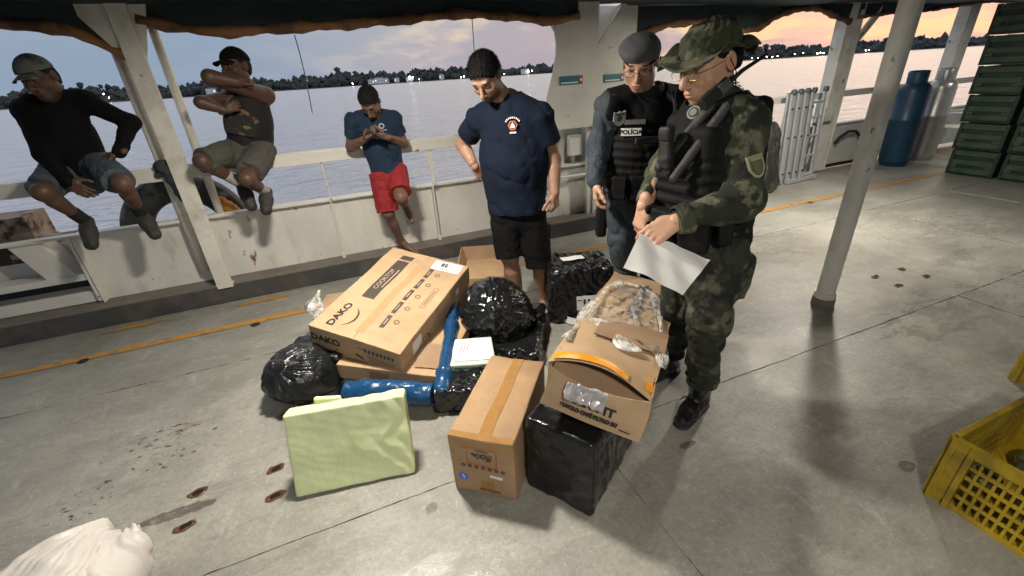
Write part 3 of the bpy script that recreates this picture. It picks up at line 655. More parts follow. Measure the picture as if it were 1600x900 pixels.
class Carton:
    def __init__(s, label, c, rot, dims, m=None, seed=0, amp=.003, cat='carton', name='cardboard_carton', body=True, bev=.004):
        s.t = thing(name, label, cat, c, rot=tuple(map(rad, rot))); s.w, s.l, s.h = dims; s.seed, s.amp, s.m = seed, amp, m or m_card
        if body:
            b = MB(); b.box((0, 0, 0), dims); bmesh.ops.subdivide_edges(b.b, edges=b.b.edges[:], cuts=13, use_grid_fill=True)
            es = [e for e in b.b.edges if len(e.link_faces) == 2 and e.calc_face_angle(0) > 1]; bmesh.ops.bevel(b.b, geom=es, offset=bev, segments=2, affect='EDGES', profile=.5)
            s.body = s.fin(b, 'body', s.m, True)
    def D(s, p):
        q = np.array([[p[0], p[1], p[2]]]) * 6.5; a = s.amp
        bulge = 1.3 * a * max(0, 1 - abs(2 * p[0] / s.w) ** 2) * max(0, 1 - abs(2 * p[1] / s.l) ** 2) * (1 if p[2] > 0 else 0)
        return Vector(p) + Vector((float(noise(q, s.seed)[0]), float(noise(q, s.seed + 1)[0]), float(noise(q, s.seed + 2)[0]))) * a + Vector((0, 0, bulge))
    def fin(s, b, name, m, smooth=False):
        P = np.array([v.co[:] for v in b.b.verts]); q = P * 6.5; a = s.amp
        bl = 1.3 * a * np.clip(1 - (2 * P[:, 0] / s.w) ** 2, 0, 1) * np.clip(1 - (2 * P[:, 1] / s.l) ** 2, 0, 1) * (P[:, 2] > 0)
        O = P + np.stack([noise(q, s.seed), noise(q, s.seed + 1), noise(q, s.seed + 2)], 1) * a; O[:, 2] += bl
        for v, o in zip(b.b.verts, O): v.co = o
        return autosmooth(b.done(name, m, s.t), 50) if smooth else b.done(name, m, s.t)
    def M(s, face, x, y, rot=0, eps=.0012):
        n = {'top': (0, 0, s.h / 2 + eps), 'front': (0, -s.l / 2 - eps, 0), 'right': (s.w / 2 + eps, 0, 0), 'left': (-s.w / 2 - eps, 0, 0)}[face]
        R = FACE[face]; return Matrix.Translation(Vector(n) + R @ Vector((x, y, 0))) @ R.to_4x4() @ Matrix.Rotation(rad(rot), 4, 'Z')
    def rect(s, face, x, y, w, h, m, name='print', rot=0, eps=.0014, n=8, th=.0008):
        b = MB(); vv = bmesh.ops.create_grid(b.b, x_segments=max(2, int(w / .02)), y_segments=max(2, int(h / .02)), size=.5)['verts']
        for v in vv: v.co = Vector((v.co.x * w, v.co.y * h, 0))
        bmesh.ops.transform(b.b, matrix=s.M(face, x, y, rot, eps), verts=vv); return s.fin(b, name, m)
    def frame(s, face, x, y, w, h, m, t=.003, rot=0, name='printed_frame'):
        b = MB()
        for (cx, cy, a, c) in ((0, h / 2, w, t), (0, -h / 2, w, t), (w / 2, 0, t, h), (-w / 2, 0, t, h)):
            vv = bmesh.ops.create_grid(b.b, x_segments=max(1, int(a / .02)), y_segments=max(1, int(c / .02)), size=.5)['verts']
            for v in vv: v.co = Vector((v.co.x * a + cx, v.co.y * c + cy, 0))
            bmesh.ops.transform(b.b, matrix=s.M(face, x, y, rot, .0016), verts=vv)
        return s.fin(b, name, m)
    def ring(s, face, x, y, r, t, m, name='printed_ring', a0=0, a1=360, sx=1., rot=0, eps=.0016):
        b = MB(); n = 22; A, B = [], []
        for i in range(n + 1):
            a = rad(a0 + (a1 - a0) * i / n); k = 1 if a1 - a0 >= 360 else math.sin(math.pi * i / n) * .8 + .2
            A.append(b.b.verts.new((sx * r * math.cos(a), r * math.sin(a), 0))); B.append(b.b.verts.new((sx * (r - t * k) * math.cos(a), (r - t * k) * math.sin(a), 0)))
        for i in range(n): b.b.faces.new((A[i], A[i + 1], B[i + 1], B[i]))
        bmesh.ops.transform(b.b, matrix=s.M(face, x, y, rot, eps), verts=b.b.verts[:]); return s.fin(b, name, m)
    def txt(s, str_, face, x, y, size, m, rot=0, bold=.0, sx=1., eps=.0016): return text(str_, size, s.M(face, x, y, rot, eps), m, s.t, deform=s.D, font_bold=bold, sx=sx)
# ---- A: flat cooktop carton on top of the heap
A = Carton('long flat printed cooktop carton lying on top of the heap, left', (.173, 2.535, .332), (8.1, 9.6, -40.9), (.587, .896, .185), seed=3, amp=.005)
for sx in (-1, 1):
    b = MB(); vv = bmesh.ops.create_grid(b.b, x_segments=12, y_segments=24, size=.5)['verts']
    for v in vv: v.co = Vector((v.co.x * .289 + sx * .1465, v.co.y * .894, .0035))
    bmesh.ops.transform(b.b, matrix=A.M('top', 0, 0, 0, 0), verts=vv); r = bmesh.ops.extrude_face_region(b.b, geom=b.b.faces[:])
    for v in [x for x in r['geom'] if isinstance(x, bmesh.types.BMVert)]: v.co.z -= .003
    A.fin(b, 'top_flap', m_card)
E1 = .0052
A.rect('top', 0, .02, .052, .82, m_tapec := mat('clear_tape', (.40, .25, .125), .25, var=.08, vs=30, coat=.3), 'clear_tape', eps=.0042)
A.txt('DAKO', 'top', -.185, -.30, .062, m_ink, rot=90, bold=.002, sx=1.15, eps=E1); A.ring('top', -.158, -.30, .085, .011, m_ink, 'logo_arc', 205, 335, rot=90, eps=E1, sx=1.0)
A.rect('top', -.235 + .105, .10, .43, .088, m_inkb, 'printed_banner', rot=90, eps=E1)
A.rect('top', -.13, .327, .008, .088, m_card, 'banner_gap', rot=90, eps=E1 + .001); A.rect('top', -.13, .36, .05, .088, m_inkb, 'printed_banner', rot=90, eps=E1 - .0005)
m_lt = mat('light_print', (.38, .30, .22), .6, var=.05)
A.txt('COOKTOP', 'top', -.137, .09, .046, m_lt, rot=90, eps=E1 + .001); A.rect('top', -.103, .105, .21, .008, m_lt, 'printed_line', rot=90, eps=E1 + .001)
for i in range(5):
    A.rect('top', .088, -.255 + i * .128, .108, .028, m_inkb, 'printed_bar', rot=90, eps=E1); A.rect('top', .088, -.255 + i * .128, .05, .006, m_lt, 'printed_line', rot=90, eps=E1 + .0008)
    A.ring('top', .148, -.24 + i * .125, .017, .005, m_inkb, 'printed_icon', eps=E1)
A.frame('top', .215, .03, .20, .028, m_inkf, .003, rot=90).location.z = .004; A.rect('top', .215, .03, .15, .007, m_inkf, 'printed_line', rot=90, eps=E1)
def shipping_label(C, face, x, y, w, h, rot, eps=.006, ag='DO'):
    C.rect(face, x, y, w, h, m_label, 'shipping_label', rot=rot, eps=eps); Mx = C.M(face, x, y, rot, eps + .001)
    def sub(dx, dy, ww, hh, m=m_ink): 
        p = Matrix.Rotation(rad(rot), 2) @ Vector((dx, dy)); C.rect(face, x + p.x, y + p.y, ww, hh, m, 'label_print', rot=rot, eps=eps + .0008)
    sub(-w * .18, h * .12, w * .10, h * .40); sub(-w * .05, h * .12, w * .10, h * .40); sub(-w * .18, h * .12, w * .03, h * .2, m_label); sub(-w * .05, h * .12, w * .03, h * .2, m_label)
    for k in range(9): sub(w * (.36 + .012 * (k % 3)) , h * (-.35 + .085 * k), w * .07, h * .03)
    for k in range(5): sub(-w * .33, h * (-.3 + .15 * k), w * .13, h * .03)
    for k in range(4): sub(w * .14, h * (-.34 + .17 * k), w * (.16 + .05 * (k % 2)), h * .045)
    for k in range(6): sub(w * (-.2 + .045 * k), -h * .30, w * .018, h * .2)
shipping_label(A, 'top', .165, .375, .20, .105, 4)
A.txt('DAKO', 'front', -.19, .022, .062, m_ink, bold=.002, sx=1.1); A.ring('front', -.19, .012, .075, .011, m_ink, 'logo_arc', 205, 335, sx=1.1)
A.rect('front', -.17, -.052, .19, .006, m_inkf, 'printed_line')
for k in range(8): A.rect('front', .075 + .024 * k, .038 - .003 * (k % 2), .015, .024, m_inkb, 'printed_symbol')
A.rect('front', .05, .04, .05, .005, m_inkb, 'printed_line'); A.rect('front', .03, -.025, .05, .02, m_inkb, 'printed_symbol', rot=-20)
for k in range(4): A.rect('front', .17, -.005 - .019 * k, .18 - .02 * (k % 2), .008, m_inkf, 'printed_line')
A.rect('right', -.28, .02, .10, .085, m_label, 'side_label', rot=0); A.ring('right', -.20, -.03, .036, .006, m_ink, 'hand_hole', sx=1.8); A.rect('right', .26, .01, .05, .05, m_label, 'side_label')
# ---- J: crushed carton beneath it
J = Carton('crushed open carton squashed under the long cooktop carton', (.235, 2.40, .165), (3, 4, -33), (.62, .80, .10), m_card, seed=8, amp=.012)
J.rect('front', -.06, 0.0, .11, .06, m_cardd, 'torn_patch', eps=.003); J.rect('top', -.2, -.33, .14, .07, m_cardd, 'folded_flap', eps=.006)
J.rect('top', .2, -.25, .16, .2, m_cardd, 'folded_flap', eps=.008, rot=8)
# ---- B: tall brown carton sealed with tape
B = Carton('brown carton with tape down its top and blue sticker on its end, front centre', (.461, 1.461, .159), (0, 0, -38.4), (.275, .558, .312), m_card2, seed=15, amp=.003)
B.rect('top', .012, 0, .052, .555, m_tape, 'packing_tape', eps=.002); B.rect('front', .005, .125, .27, .045, m_tape, 'packing_tape', eps=.0012); B.rect('front', .012, -.105, .06, .065, m_tape, 'packing_tape', eps=.0015)
B.rect('front', -.123, .085, .02, .06, m_tape, 'packing_tape', eps=.0016); B.rect('top', 0, -.262, .27, .03, m_tape, 'packing_tape', eps=.0025)
B.frame('front', .0, .065, .125, .10, m_redink, .0035, rot=-3)
[B.ring('front', x_, y_, r_, t_, m_inkb, 'printed_emblem', sx=s_, rot=-12) for x_, y_, r_, t_, s_ in ((-.034, .075, .008, .008, 1.5), (-.014, .070, .012, .006, 1.1), (.008, .074, .013, .007, 1.), (.030, .055, .010, .006, 1.1), (-.022, .050, .004, .004, 1.2))]
for k in range(3): B.rect('front', .022 + .010 * k, .062 + .006 * k, .004, .046 - .01 * k, m_inkb, 'printed_emblem', rot=-10)
B.rect('front', -.01, .060, .05, .005, m_inkb, 'printed_emblem', rot=-12)
B.rect('front', .002, .10, .055, .007, m_inkb, 'printed_line', rot=-4)
for k in range(7):
    B.ring('front', -.085 + .0285 * k, .004 - .0007 * k, .0095, .0095, m_inkb, 'printed_icon'); B.rect('front', -.085 + .0285 * k, .005 - .0007 * k, .006, .004, m_card2, 'icon_mark', eps=.0022)
B.rect('front', .055, -.038, .055, .016, m_label, 'white_sticker', eps=.002, rot=-2)
m_bs = mat('blue_sticker', (.06, .14, .55), .4, var=.1); B.ring('front', -.092, -.065, .021, .021, m_bs, 'blue_sticker'); B.rect('front', -.09, -.065, .006, .022, m_label, 'sticker_mark', eps=.0024, rot=14)
B.txt('AMAZON', 'front', .02, -.128, .022, m_ink, rot=-1)
# ---- black plastic wrapped boxes and bags
def wrapped(name, words, c, rz, dims, seed, m=None, amp=.007, f=7, cat='parcel', res=.007, rr=.02, tilt=(0, 0), extra=None):
    t = thing(name, words, cat, (c[0], c[1], 0)); R = np.array((Euler((rad(tilt[0]), rad(tilt[1]), rad(rz))).to_matrix()).transposed()) .T
    s = SDF(res); s.box((0, 0, c[2]), [x / 2 for x in dims], R, rr); 
    if extra: extra(s, R)
    o = meshobj('wrapping', [s], m or m_bag2, t, disp=lambda p: amp * crumple(p, f, seed, 6) + amp * .45 * crumple(p, f * 2.7, seed + 3, 4)); return t, o, R
C_, _, RC = wrapped('wrapped_parcel', 'square parcel wrapped in black plastic, under the torn carton in front', (.745, 1.215, .195), -56, (.30, .47, .39), 31, amp=.0055, rr=.022, f=5)
def tufts(s, R):
    for k, (x, y, z) in enumerate(((.0, -.22, .05), (.05, -.2, .13), (.12, -.2, .1))): pass
E_, _, RE = wrapped('wrapped_parcel', 'black plastic wrapped parcel with white labels beside the bare legs', (1.42, 2.44, .21), -18, (.44, .34, .40), 37, amp=.010, rr=.03, f=9)
def ontop(t, c, rz, x, y, w, h, m=None, name='white_label', rot=0, seed=0):
    b = MB(); vv = bmesh.ops.create_grid(b.b, x_segments=6, y_segments=4, size=.5)['verts']
    for v in vv: v.co = Vector((v.co.x * w, v.co.y * h, .002 * math.sin(v.co.x * 9)))
    r = bmesh.ops.extrude_face_region(b.b, geom=b.b.faces[:])
    for v in [x_ for x_ in r['geom'] if isinstance(x_, bmesh.types.BMVert)]: v.co.z -= .002
    o = b.done(name, m or m_label, t); o.location = c; o.rotation_euler = [rad(a) for a in rz]; return o
ontop(E_, (-.03, .02, .424), (2, 3, -4), 0, 0, .17, .06)
o = ontop(E_, (-.03, -.192, .17), (82, 0, -18), 0, 0, .15, .10, name='shipping_label'); MB().box((-.02, .0, .0015), (.016, .05, .001)).box((.01, .0, .0015), (.016, .05, .001)).box((-.055, .02, .0015), (.03, .006, .001)).done('label_print', m_ink, o)
o = ontop(E_, (-.17, -.10, .035), (84, 0, -60), 0, 0, .20, .05, name='red_white_label')
o2 = ontop(E_, (-.05, -.19, .03), (84, 0, -18), 0, 0, .18, .05, name='red_white_label'); MB().box((0, 0, .0015), (.03, .02, .001)).box((-.05, 0, .0015), (.02, .012, .001)).done('label_print', m_redink, o2)
Lb, _, _ = wrapped('wrapped_parcel', 'small glossy black parcel lying behind the taped brown carton', (.40, 1.93, .075), -20, (.30, .34, .15), 41, m_bag, amp=.007, f=12)
# dark wrapped base under the heap
U_, _, _ = wrapped('wrapped_parcel', 'dark flat black parcel at the bottom of the heap under the round bag', (.62, 2.45, .06), -30, (.95, .62, .115), 44, m_bag, amp=.012, f=8, rr=.03)
def round_bag(words, c, r, knot, seed, flat=.9, m=None, amp=.012):
    t = thing('plastic_bag', words, 'bag', (c[0], c[1], 0)); kn = np.array(Vector(knot).normalized()); e1 = np.cross(kn, [0, 0, 1]); e1 /= np.linalg.norm(e1); e2 = np.cross(kn, e1)
    s = SDF(.006); s.ell((0, 0, c[2]), (r, r, r * flat), k=.03); s.ell((r * .25, r * .1, c[2] * .62), (r * .98, r * .9, c[2] * .6), k=.05); s.cut((0, 0, .003), (0, 0, -1), .01)
    kp = np.array([0, 0, c[2]]) + kn * r * .93; s.cone(kp - kn * .03, kp + kn * .02, .035, .012, k=.04)
    def d(p):
        q = p - np.array([0, 0, c[2]]); ql = np.linalg.norm(q, axis=1) + 1e-6; cosk = (q @ kn) / ql; ang = np.arctan2(q @ e1, q @ e2); w = fbm(p * 6, seed) * .8
        rd = (np.abs(((ang + w * .35) * 13 / (2 * math.pi)) % 1 - .5) * 4 - 1) + .6 * (np.abs(((ang + w * .5) * 29 / (2 * math.pi)) % 1 - .5) * 4 - 1)
        fade = np.clip((cosk + .35) / 1.2, 0, 1); pinch = np.exp(-((1 - cosk) / .02) ** 2)
        return amp * .55 * rd * fade * np.clip((1 - cosk) * 6, .1, 1) + amp * .8 * crumple(p, 4, seed, 5) + amp * .16 * crumple(p, 14, seed + 5, 5) - .02 * pinch
    meshobj('bag', [s], m or m_bag, t, disp=d); return t
round_bag('round shiny black bin bag with gathered knot, middle of the heap', (.755, 2.36, .225), .235, (-.25, -.75, .45), 51)
t = round_bag('black bin bag with handle hole on the deck at the left of the heap', (-.43, 2.33, .15), .20, (-.5, -.5, .7), 57, flat=.80, amp=.014, m=mat('black_bag_dull', (.011, .012, .014), .32, var=.2, bump=.0014, bs=50, rvar=.1))
s = SDF(.006); s.box((.10, .10, .20), (.17, .13, .05), np.array(Euler((rad(14), rad(-8), rad(-20))).to_matrix()), .03); meshobj('bag_top', [s], t.children[0].data.materials[0], t, disp=lambda p: .012 * crumple(p, 8, 9, 6))
# ---- blue wrapped tube and slab
BT = thing('wrapped_parcel', 'shiny blue plastic wrapped bundle bent under the crushed carton', 'parcel', (0, 2.0, 0))
p0, p1 = at(540, 612, z=.13), at(676, 617, z=.11)
s = SDF(.006); s.cone(p0, p1, .058, .058, k=.02, cap=True); s.cone(p0.lerp(p1, .25) + Vector((0, 0, .025)), p0.lerp(p1, .8) + Vector((0, 0, .03)), .045, .04, k=.04)
meshobj('blue_roll', [s], m_blue, BT, origin=(0, 2, 0), disp=lambda p: .004 * crumple(p, 7, 3, 5) + .0022 * crumple(p, 22, 4, 4))
a_, b2_, c_ = at(694, 590, z=.14), at(707, 520, z=.17), at(712, 450, z=.22)
s = SDF(.006); vf = FWD + Vector((0, 0, .8)); s.cone(p1 + Vector((.05, 0, .02)), a_, .045, .05, k=.03, flat=vf, fs=.9); s.cone(a_, b2_, .042, .047, k=.03, flat=(0, 0, 1), fs=1.9); s.cone(b2_, c_, .047, .036, k=.03, flat=(0, 0, 1), fs=1.9)
meshobj('blue_sheet', [s], m_blue, BT, origin=(0, 2, 0), disp=lambda p: .004 * crumple(p, 6, 7, 5))
# ---- lime slab
HC = Carton('flat slab wrapped in pale lime green plastic leaning at the front left', (-.197, 1.632, .168), (-20.3, 1.1, -9.2), (.505, .10, .366), m_lime, seed=5, amp=.004, cat='parcel', name='wrapped_slab', body=False)
s = SDF(.005); s.box((0, 0, 0), (.2525, .050, .183), None, .004); s.box((-.085, .036, .188), (.058, .012, .024), np.array(Euler((.25, .12, 0)).to_matrix()), .008, k=.008)
def limed(p):
    q = p - np.array([0, 0, 0]); ray_ = (np.abs(((p[:, 0] * 9 + p[:, 2] * 5 + fbm(p * 5, 3)) % 1) - .5) * 4 - 1) * np.clip((p[:, 0] + .05) * 5, 0, 1)
    return .0028 * ray_ + .0030 * crumple(p, 3.2, 12, 4) + .0006 * crumple(p, 17, 13, 4)
meshobj('wrapping', [s], m_lime, HC.t, disp=limed)
# ---- booklet box
K = Carton('white and pale green box with printed leaflet between the bags', (.49, 2.03, .17), (6, 4, -14), (.25, .235, .045), m_g := mat('pale_green_card', (.42, .52, .46), .5, var=.1), seed=21, amp=.002, cat='box', name='leaflet_box')
K.rect('top', .005, .01, .225, .19, m_label, 'leaflet', eps=.003); K.rect('front', -.03, 0, .15, .014, mat('green_ink', (.05, .16, .12), .6), 'printed_strip')
for k in range(3): K.rect('top', -.06 + .03 * k * .6, .02, .11 - .02 * k, .004, m_inkf, 'printed_line', rot=78, eps=.004)
# ---- opened cartons behind
Mc = Carton('opened brown carton with clear plastic at its corner, behind the cooktop carton', (-.07, 2.99, .10), (0, 0, -12), (.52, .42, .19), m_card, seed=33, amp=.006)
pl = SDF(.006); pl.cone((-.24, -.17, .04), (-.25, -.13, .17), .03, .055, k=.03); pl.cone((-.25, -.13, .17), (-.22, -.05, .24), .05, .008, k=.03)
meshobj('clear_plastic', [pl], m_film, Mc.t, disp=lambda p: .014 * crumple(p, 9, 2, 5))
Nc = Carton('brown carton with raised flaps behind the round black bag', (.90, 3.03, .12), (0, 0, -20), (.34, .40, .24), m_card2, seed=35, amp=.006)
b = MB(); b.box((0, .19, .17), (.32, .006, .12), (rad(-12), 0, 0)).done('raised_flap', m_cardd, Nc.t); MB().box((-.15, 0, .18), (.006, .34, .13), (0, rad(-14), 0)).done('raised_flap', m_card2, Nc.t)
# ---- D: torn carton with film and orange tape
Dc = Carton('torn brown carton with orange tape, clear film and gaping front, right of the heap', (1.084, 1.426, .475), (-7.7, 9.5, -47.2), (.365, 1.19, .185), m_card, seed=61, amp=.010, body=False)
w, l, h = Dc.w, Dc.l, Dc.h
def sheet(fn, nu, nv, name, m, th=.004):
    b = MB(); V = [[b.b.verts.new(fn(i / nu, j / nv)) for i in range(nu + 1)] for j in range(nv + 1)]
    for j in range(nv):
        for i in range(nu): b.b.faces.new((V[j][i], V[j][i + 1], V[j + 1][i + 1], V[j + 1][i]))
    b.b.normal_update(); bmesh.ops.solidify(b.b, geom=b.b.faces[:], thickness=th); return autosmooth(Dc.fin(b, name, m), 50)
def arch(u, v):    # top sheet: v from front edge to back
    z = .030 * math.sin(math.pi * min(1, u * 1.02)) ** .8 * max(0, 1 - v * 3.2) + .022 * math.exp(-((v - .3) / .06) ** 2) + .012 * math.sin(v * 9 + u * 4) * (1 - v)
    return z
def dfront(u): return .010 + .040 * math.sin(math.pi * u) ** .7 * (1 if u < .5 else .85)
sheet(lambda u, v: (-w / 2 + w * u, -l / 2 + l * v + .02 * math.sin(math.pi * u) * (1 - v), h / 2 + arch(u, v)), 16, 40, 'top_sheet', m_card)
sheet(lambda u, v: (-w / 2 + w * u, -l / 2 - .012 * math.sin(math.pi * v) * math.sin(math.pi * u), -h / 2 + (h - dfront(u)) * v), 20, 8, 'front_panel', m_card)
for sx_ in (-1, 1): sheet(lambda u, v: (sx_ * w / 2 + .006 * math.sin(u * 17) * math.sin(math.pi * v), -l / 2 + l * u, -h / 2 + (h + (.0 if sx_ < 0 else 0)) * v), 30, 6, 'side_panel', m_card)
sheet(lambda u, v: (-w / 2 + w * u, -l / 2 + l * v, -h / 2), 8, 12, 'bottom_panel', m_card); sheet(lambda u, v: (-w / 2 + w * u, l / 2, -h / 2 + h * v), 8, 4, 'back_panel', m_card)
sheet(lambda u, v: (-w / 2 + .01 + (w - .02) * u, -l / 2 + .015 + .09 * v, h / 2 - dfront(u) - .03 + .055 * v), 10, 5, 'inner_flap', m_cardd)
def dtop(x, y, e=.006): 
    u, v = x / w + .5, y / l + .5; return (x, y + .02 * math.sin(math.pi * u) * (1 - v), h / 2 + arch(u, v) + e)
sheet(lambda u, v: dtop(-w / 2 + .01 + (w * .72) * u, -l / 2 + .004 + .05 * v - .012 * (u > .8)), 14, 4, 'orange_tape', m_otape, .001)
sheet(lambda u, v: dtop(w / 2 - .03 + .025 * u, -l / 2 + .03 + .09 * v, .007), 4, 6, 'orange_tape', m_otape, .001)
sheet(lambda u, v: dtop(w / 2 - .02 + .018 * u, .08 + .10 * v, .007), 3, 6, 'orange_tape', m_otape, .001)
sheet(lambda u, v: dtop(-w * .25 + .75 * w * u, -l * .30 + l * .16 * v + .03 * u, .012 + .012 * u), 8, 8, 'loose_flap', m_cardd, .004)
_a = Dc.amp
def dtx(s_, x, y, size, rot, bold=.003):
    o = Dc.txt(s_, 'top', x, y, size, m_ink, rot=rot, bold=bold, eps=.012); return o
dtx('UIDADO FRÁGIL', .015, .19, .062, 90, .0035); dtx('CUIDADO', .085, .24, .05, 90, .003)
Dc.txt('BUVOLO CAFÉ FILTRO 2U', 'front', -.01, -.055, .020, m_ink, bold=.0022, eps=.012, sx=.9); Dc.txt('SLIGHT', 'front', .0, -.015, .048, m_ink, bold=.002, eps=.014); Dc.rect('front', .125, -.07, .04, .006, m_inkb, 'printed_line', eps=.008)
sf = SDF(.005); sf.box((-.03, -l / 2 - .012, .012), (.075, .006, .036), np.array(Euler((rad(-14), 0, rad(5))).to_matrix()), .008); meshobj('silver_film', [sf], mat('silver_film', (.45, .42, .42), .16, metal=.3, var=.25, vs=20, bump=.003, bs=40), Dc.t, disp=lambda p: .009 * crumple(p, 13, 2, 5) + .004 * crumple(p, 34, 3, 4))
def onD(u, v, e=.015):
    Mw = Matrix.Translation(Dc.t.location) @ Dc.t.rotation_euler.to_matrix().to_4x4(); n = Mw.to_3x3() @ Vector((0, 0, 1)); p = Mw @ Vector((0, 0, h / 2 + e)); o = Vector((0, 0, CAMH)); d = at(u, v, q=1) - o
    return Mw.inverted() @ (o + d * ((p - o).dot(n) / d.dot(n)))
def ribbon(px, wd, seed, e=.022):
    """strip of bunched clear film lying on the carton, wrinkled lengthwise"""
    P = [onD(u, v, e) for u, v in px]; C_ = []
    for a, b in zip(P, P[1:]): C_ += [a.lerp(b, k / 8) for k in range(8)]
    C_.append(P[-1]); b = MB(); rows = []; n = len(C_); g_ = random.Random(seed)
    for i, c in enumerate(C_):
        d = (C_[min(i + 1, n - 1)] - C_[max(i - 1, 0)]).normalized(); x = d.cross(Vector((0, 0, 1))).normalized(); w_ = wd * (.7 + .4 * math.sin(i * .37 + seed)); row = []
        for k in range(15): f = k / 14 - .5; row.append(b.b.verts.new(c + x * w_ * f + Vector((0, 0, .005 * math.cos(f * 3) + .003 * math.sin(f * 31 + seed + i * .12) + .003 * math.sin(f * 57 + i * .31)))))
        rows.append(row)
    for r0, r1 in zip(rows, rows[1:]):
        for k in range(14): b.b.faces.new((r0[k], r0[k + 1], r1[k + 1], r1[k]))
    o = b.done('crumpled_film', m_film, Dc.t, True); displace(o, lambda p: .004 * crumple(p, 11, seed, 4))
ribbon([(884, 530), (905, 505), (925, 478), (948, 452), (972, 441), (1002, 449)], .06, 3); ribbon([(1002, 447), (1022, 462), (1031, 500), (1036, 545), (1034, 575)], .045, 4)
ribbon([(918, 496), (940, 505), (958, 515), (975, 538), (1003, 548)], .075, 5, .03); ribbon([(1002, 452), (990, 490), (1005, 525), (1030, 555)], .035, 6)
b = MB(); nn = 22; Q = [onD(925, 495, .03), onD(965, 444, .03), onD(1018, 456, .03), onD(1036, 560, .03)]; V = []
for j in range(nn + 1):
    row = []
    for i in range(nn + 1):
        p = Q[0].lerp(Q[1], j / nn).lerp(Q[3].lerp(Q[2], j / nn), i / nn); row.append(b.b.verts.new(p))
    V.append(row)
for j in range(nn):
    for i in range(nn): b.b.faces.new((V[j][i], V[j][i + 1], V[j + 1][i + 1], V[j + 1][i]))
o = b.done('film_sheet', m_film2, Dc.t, True); displace(o, lambda p: .008 * crumple(p, 6, 8, 5) + .0025 * crumple(p, 22, 9, 4))
# ---- white sack in the corner
m_sack = mat('white_sack', (.58, .55, .52), .42, var=.08, vs=5, bump=.002, bs=38, sub=.25)
ws = thing('plastic_sack', 'large crumpled white plastic sack on the deck at bottom left', 'sack', (-1.2, 1.35, 0))
s = SDF(.007)
s.cone(at(20, 985, z=.13), at(100, 900, z=.15), .20, .15, k=.06, flat=(0, 0, 1), fs=.8); s.cone(at(100, 900, z=.15), at(148, 842, z=.17), .14, .05, k=.05); s.cone(at(148, 842, z=.17), at(158, 822, z=.18), .045, .02, k=.02)
s.cone(at(130, 960, z=.12), at(175, 888, z=.12), .16, .11, k=.03); s.cone(at(175, 888, z=.12), at(208, 835, z=.15), .10, .022, k=.04); s.cone(at(208, 835, z=.15), at(214, 822, z=.17), .02, .012, k=.02)
s.cut((0, 0, .003), (0, 0, -1), .02)
kx = np.array(at(190, 800, z=.17))
def sackd(p):
    q = p - kx; a = np.arctan2(q[:, 0], -q[:, 1]) + .25 * fbm(p * 4, 2); a2 = a * 13; return .009 * (1 - 2 * np.abs(noise(np.stack([a2 * 1.3, q[:, 2] * 2, a2 * 0 + 3], 1), 4))) + .0015 * (1 - 2 * np.abs(noise(np.stack([a2 * 3.1, q[:, 2] * 3, a2 * 0 + 7], 1), 6))) + .006 * fbm(p * 7, 9) + .0015 * crumple(p, 9, 5, 4)
meshobj('sack', [s], m_sack, ws, origin=(-1.2, 1.35, 0), disp=sackd)
# ---- yellow harvest crates
m_yc = mat('yellow_crate', (.38, .26, .015), .38, var=.25, vs=14, c2=(.16, .105, .02), c2s=5, c2t=(.46, .7), bump=.001, bs=40, rvar=.1)
def ycrate(words, loc, rz, w=.37, l=.55, h=.305, z=0):
    t = thing('plastic_crate', words, 'crate', (loc[0], loc[1], z), rz); T = .012
    def side(P, n, name, rows=5):  # P(s,z,o): point at along-fraction s(m), height, outward offset ; n = length
        b = MB(); pr = .075
        def bx(s0, s1, z0, z1, o=0, th=T):
            c = P((s0 + s1) / 2, (z0 + z1) / 2, o); sz = P.size(s1 - s0, z1 - z0, th); b.box(c, sz, bev=.0015)
        bx(0, n, 0, .022, 0); bx(0, n, h - .045, h, .003, T + .008)
        for a in (0, n - pr): bx(a, a + pr, .02, h - .04, .002)
        for a in (.004, .052, n - .075, n - .022): bx(a, a + .018, .0, h - .005, .010, .016)
        iz = (h - .045 - .022) / rows
        for r in range(1, rows): bx(pr, n - pr, .022 + iz * r - .006, .022 + iz * r + .006, 0)
        k = int((n - 2 * pr) / .0235)
        for i in range(1, k): x = pr + (n - 2 * pr) * i / k; bx(x - .0045, x + .0045, .02, h - .04, 0, T * .8)
        b.done(name, m_yc, t)
    class PX:
        def __init__(s, sg): s.sg = sg
        def __call__(s, a, z, o): return (s.sg * (w / 2 - T / 2 + o), -l / 2 + a, z)
        def size(s, a, z, th): return (th, a, z)
    class PY(PX):
        def __call__(s, a, z, o): return (-w / 2 + a, s.sg * (l / 2 - T / 2 + o), z)
        def size(s, a, z, th): return (a, th, z)
    for sg in (-1, 1): side(PX(sg), l, 'slotted_side'); side(PY(sg), w, 'slotted_end')
    box('floor', (0, 0, .012), (w - .01, l - .01, .014), m_yc, t); return t
ycrate('yellow slotted plastic crate standing on the deck at bottom right', (1.90 + .30, .51 - .26, 0), 0, .60, .52, .305)
ycrate('second yellow plastic crate behind the first, at the right edge', (3.33, .585, 0), rad(8), .52, .37, .31)
ft = thing('dark_fruit', 'dark rounded produce lying inside the yellow crate', 'produce', (2.2, .25, .02))
s = SDF(.008)
for k in range(9): g_ = random.Random(k + 3); s.ell((g_.uniform(-.22, .22), g_.uniform(-.17, .2), .05 + .03 * g_.random()), (.07, .055, .05), k=.01)
meshobj('produce', [s], mat('produce', (.10, .10, .035), .5, var=.4, vs=12), ft)
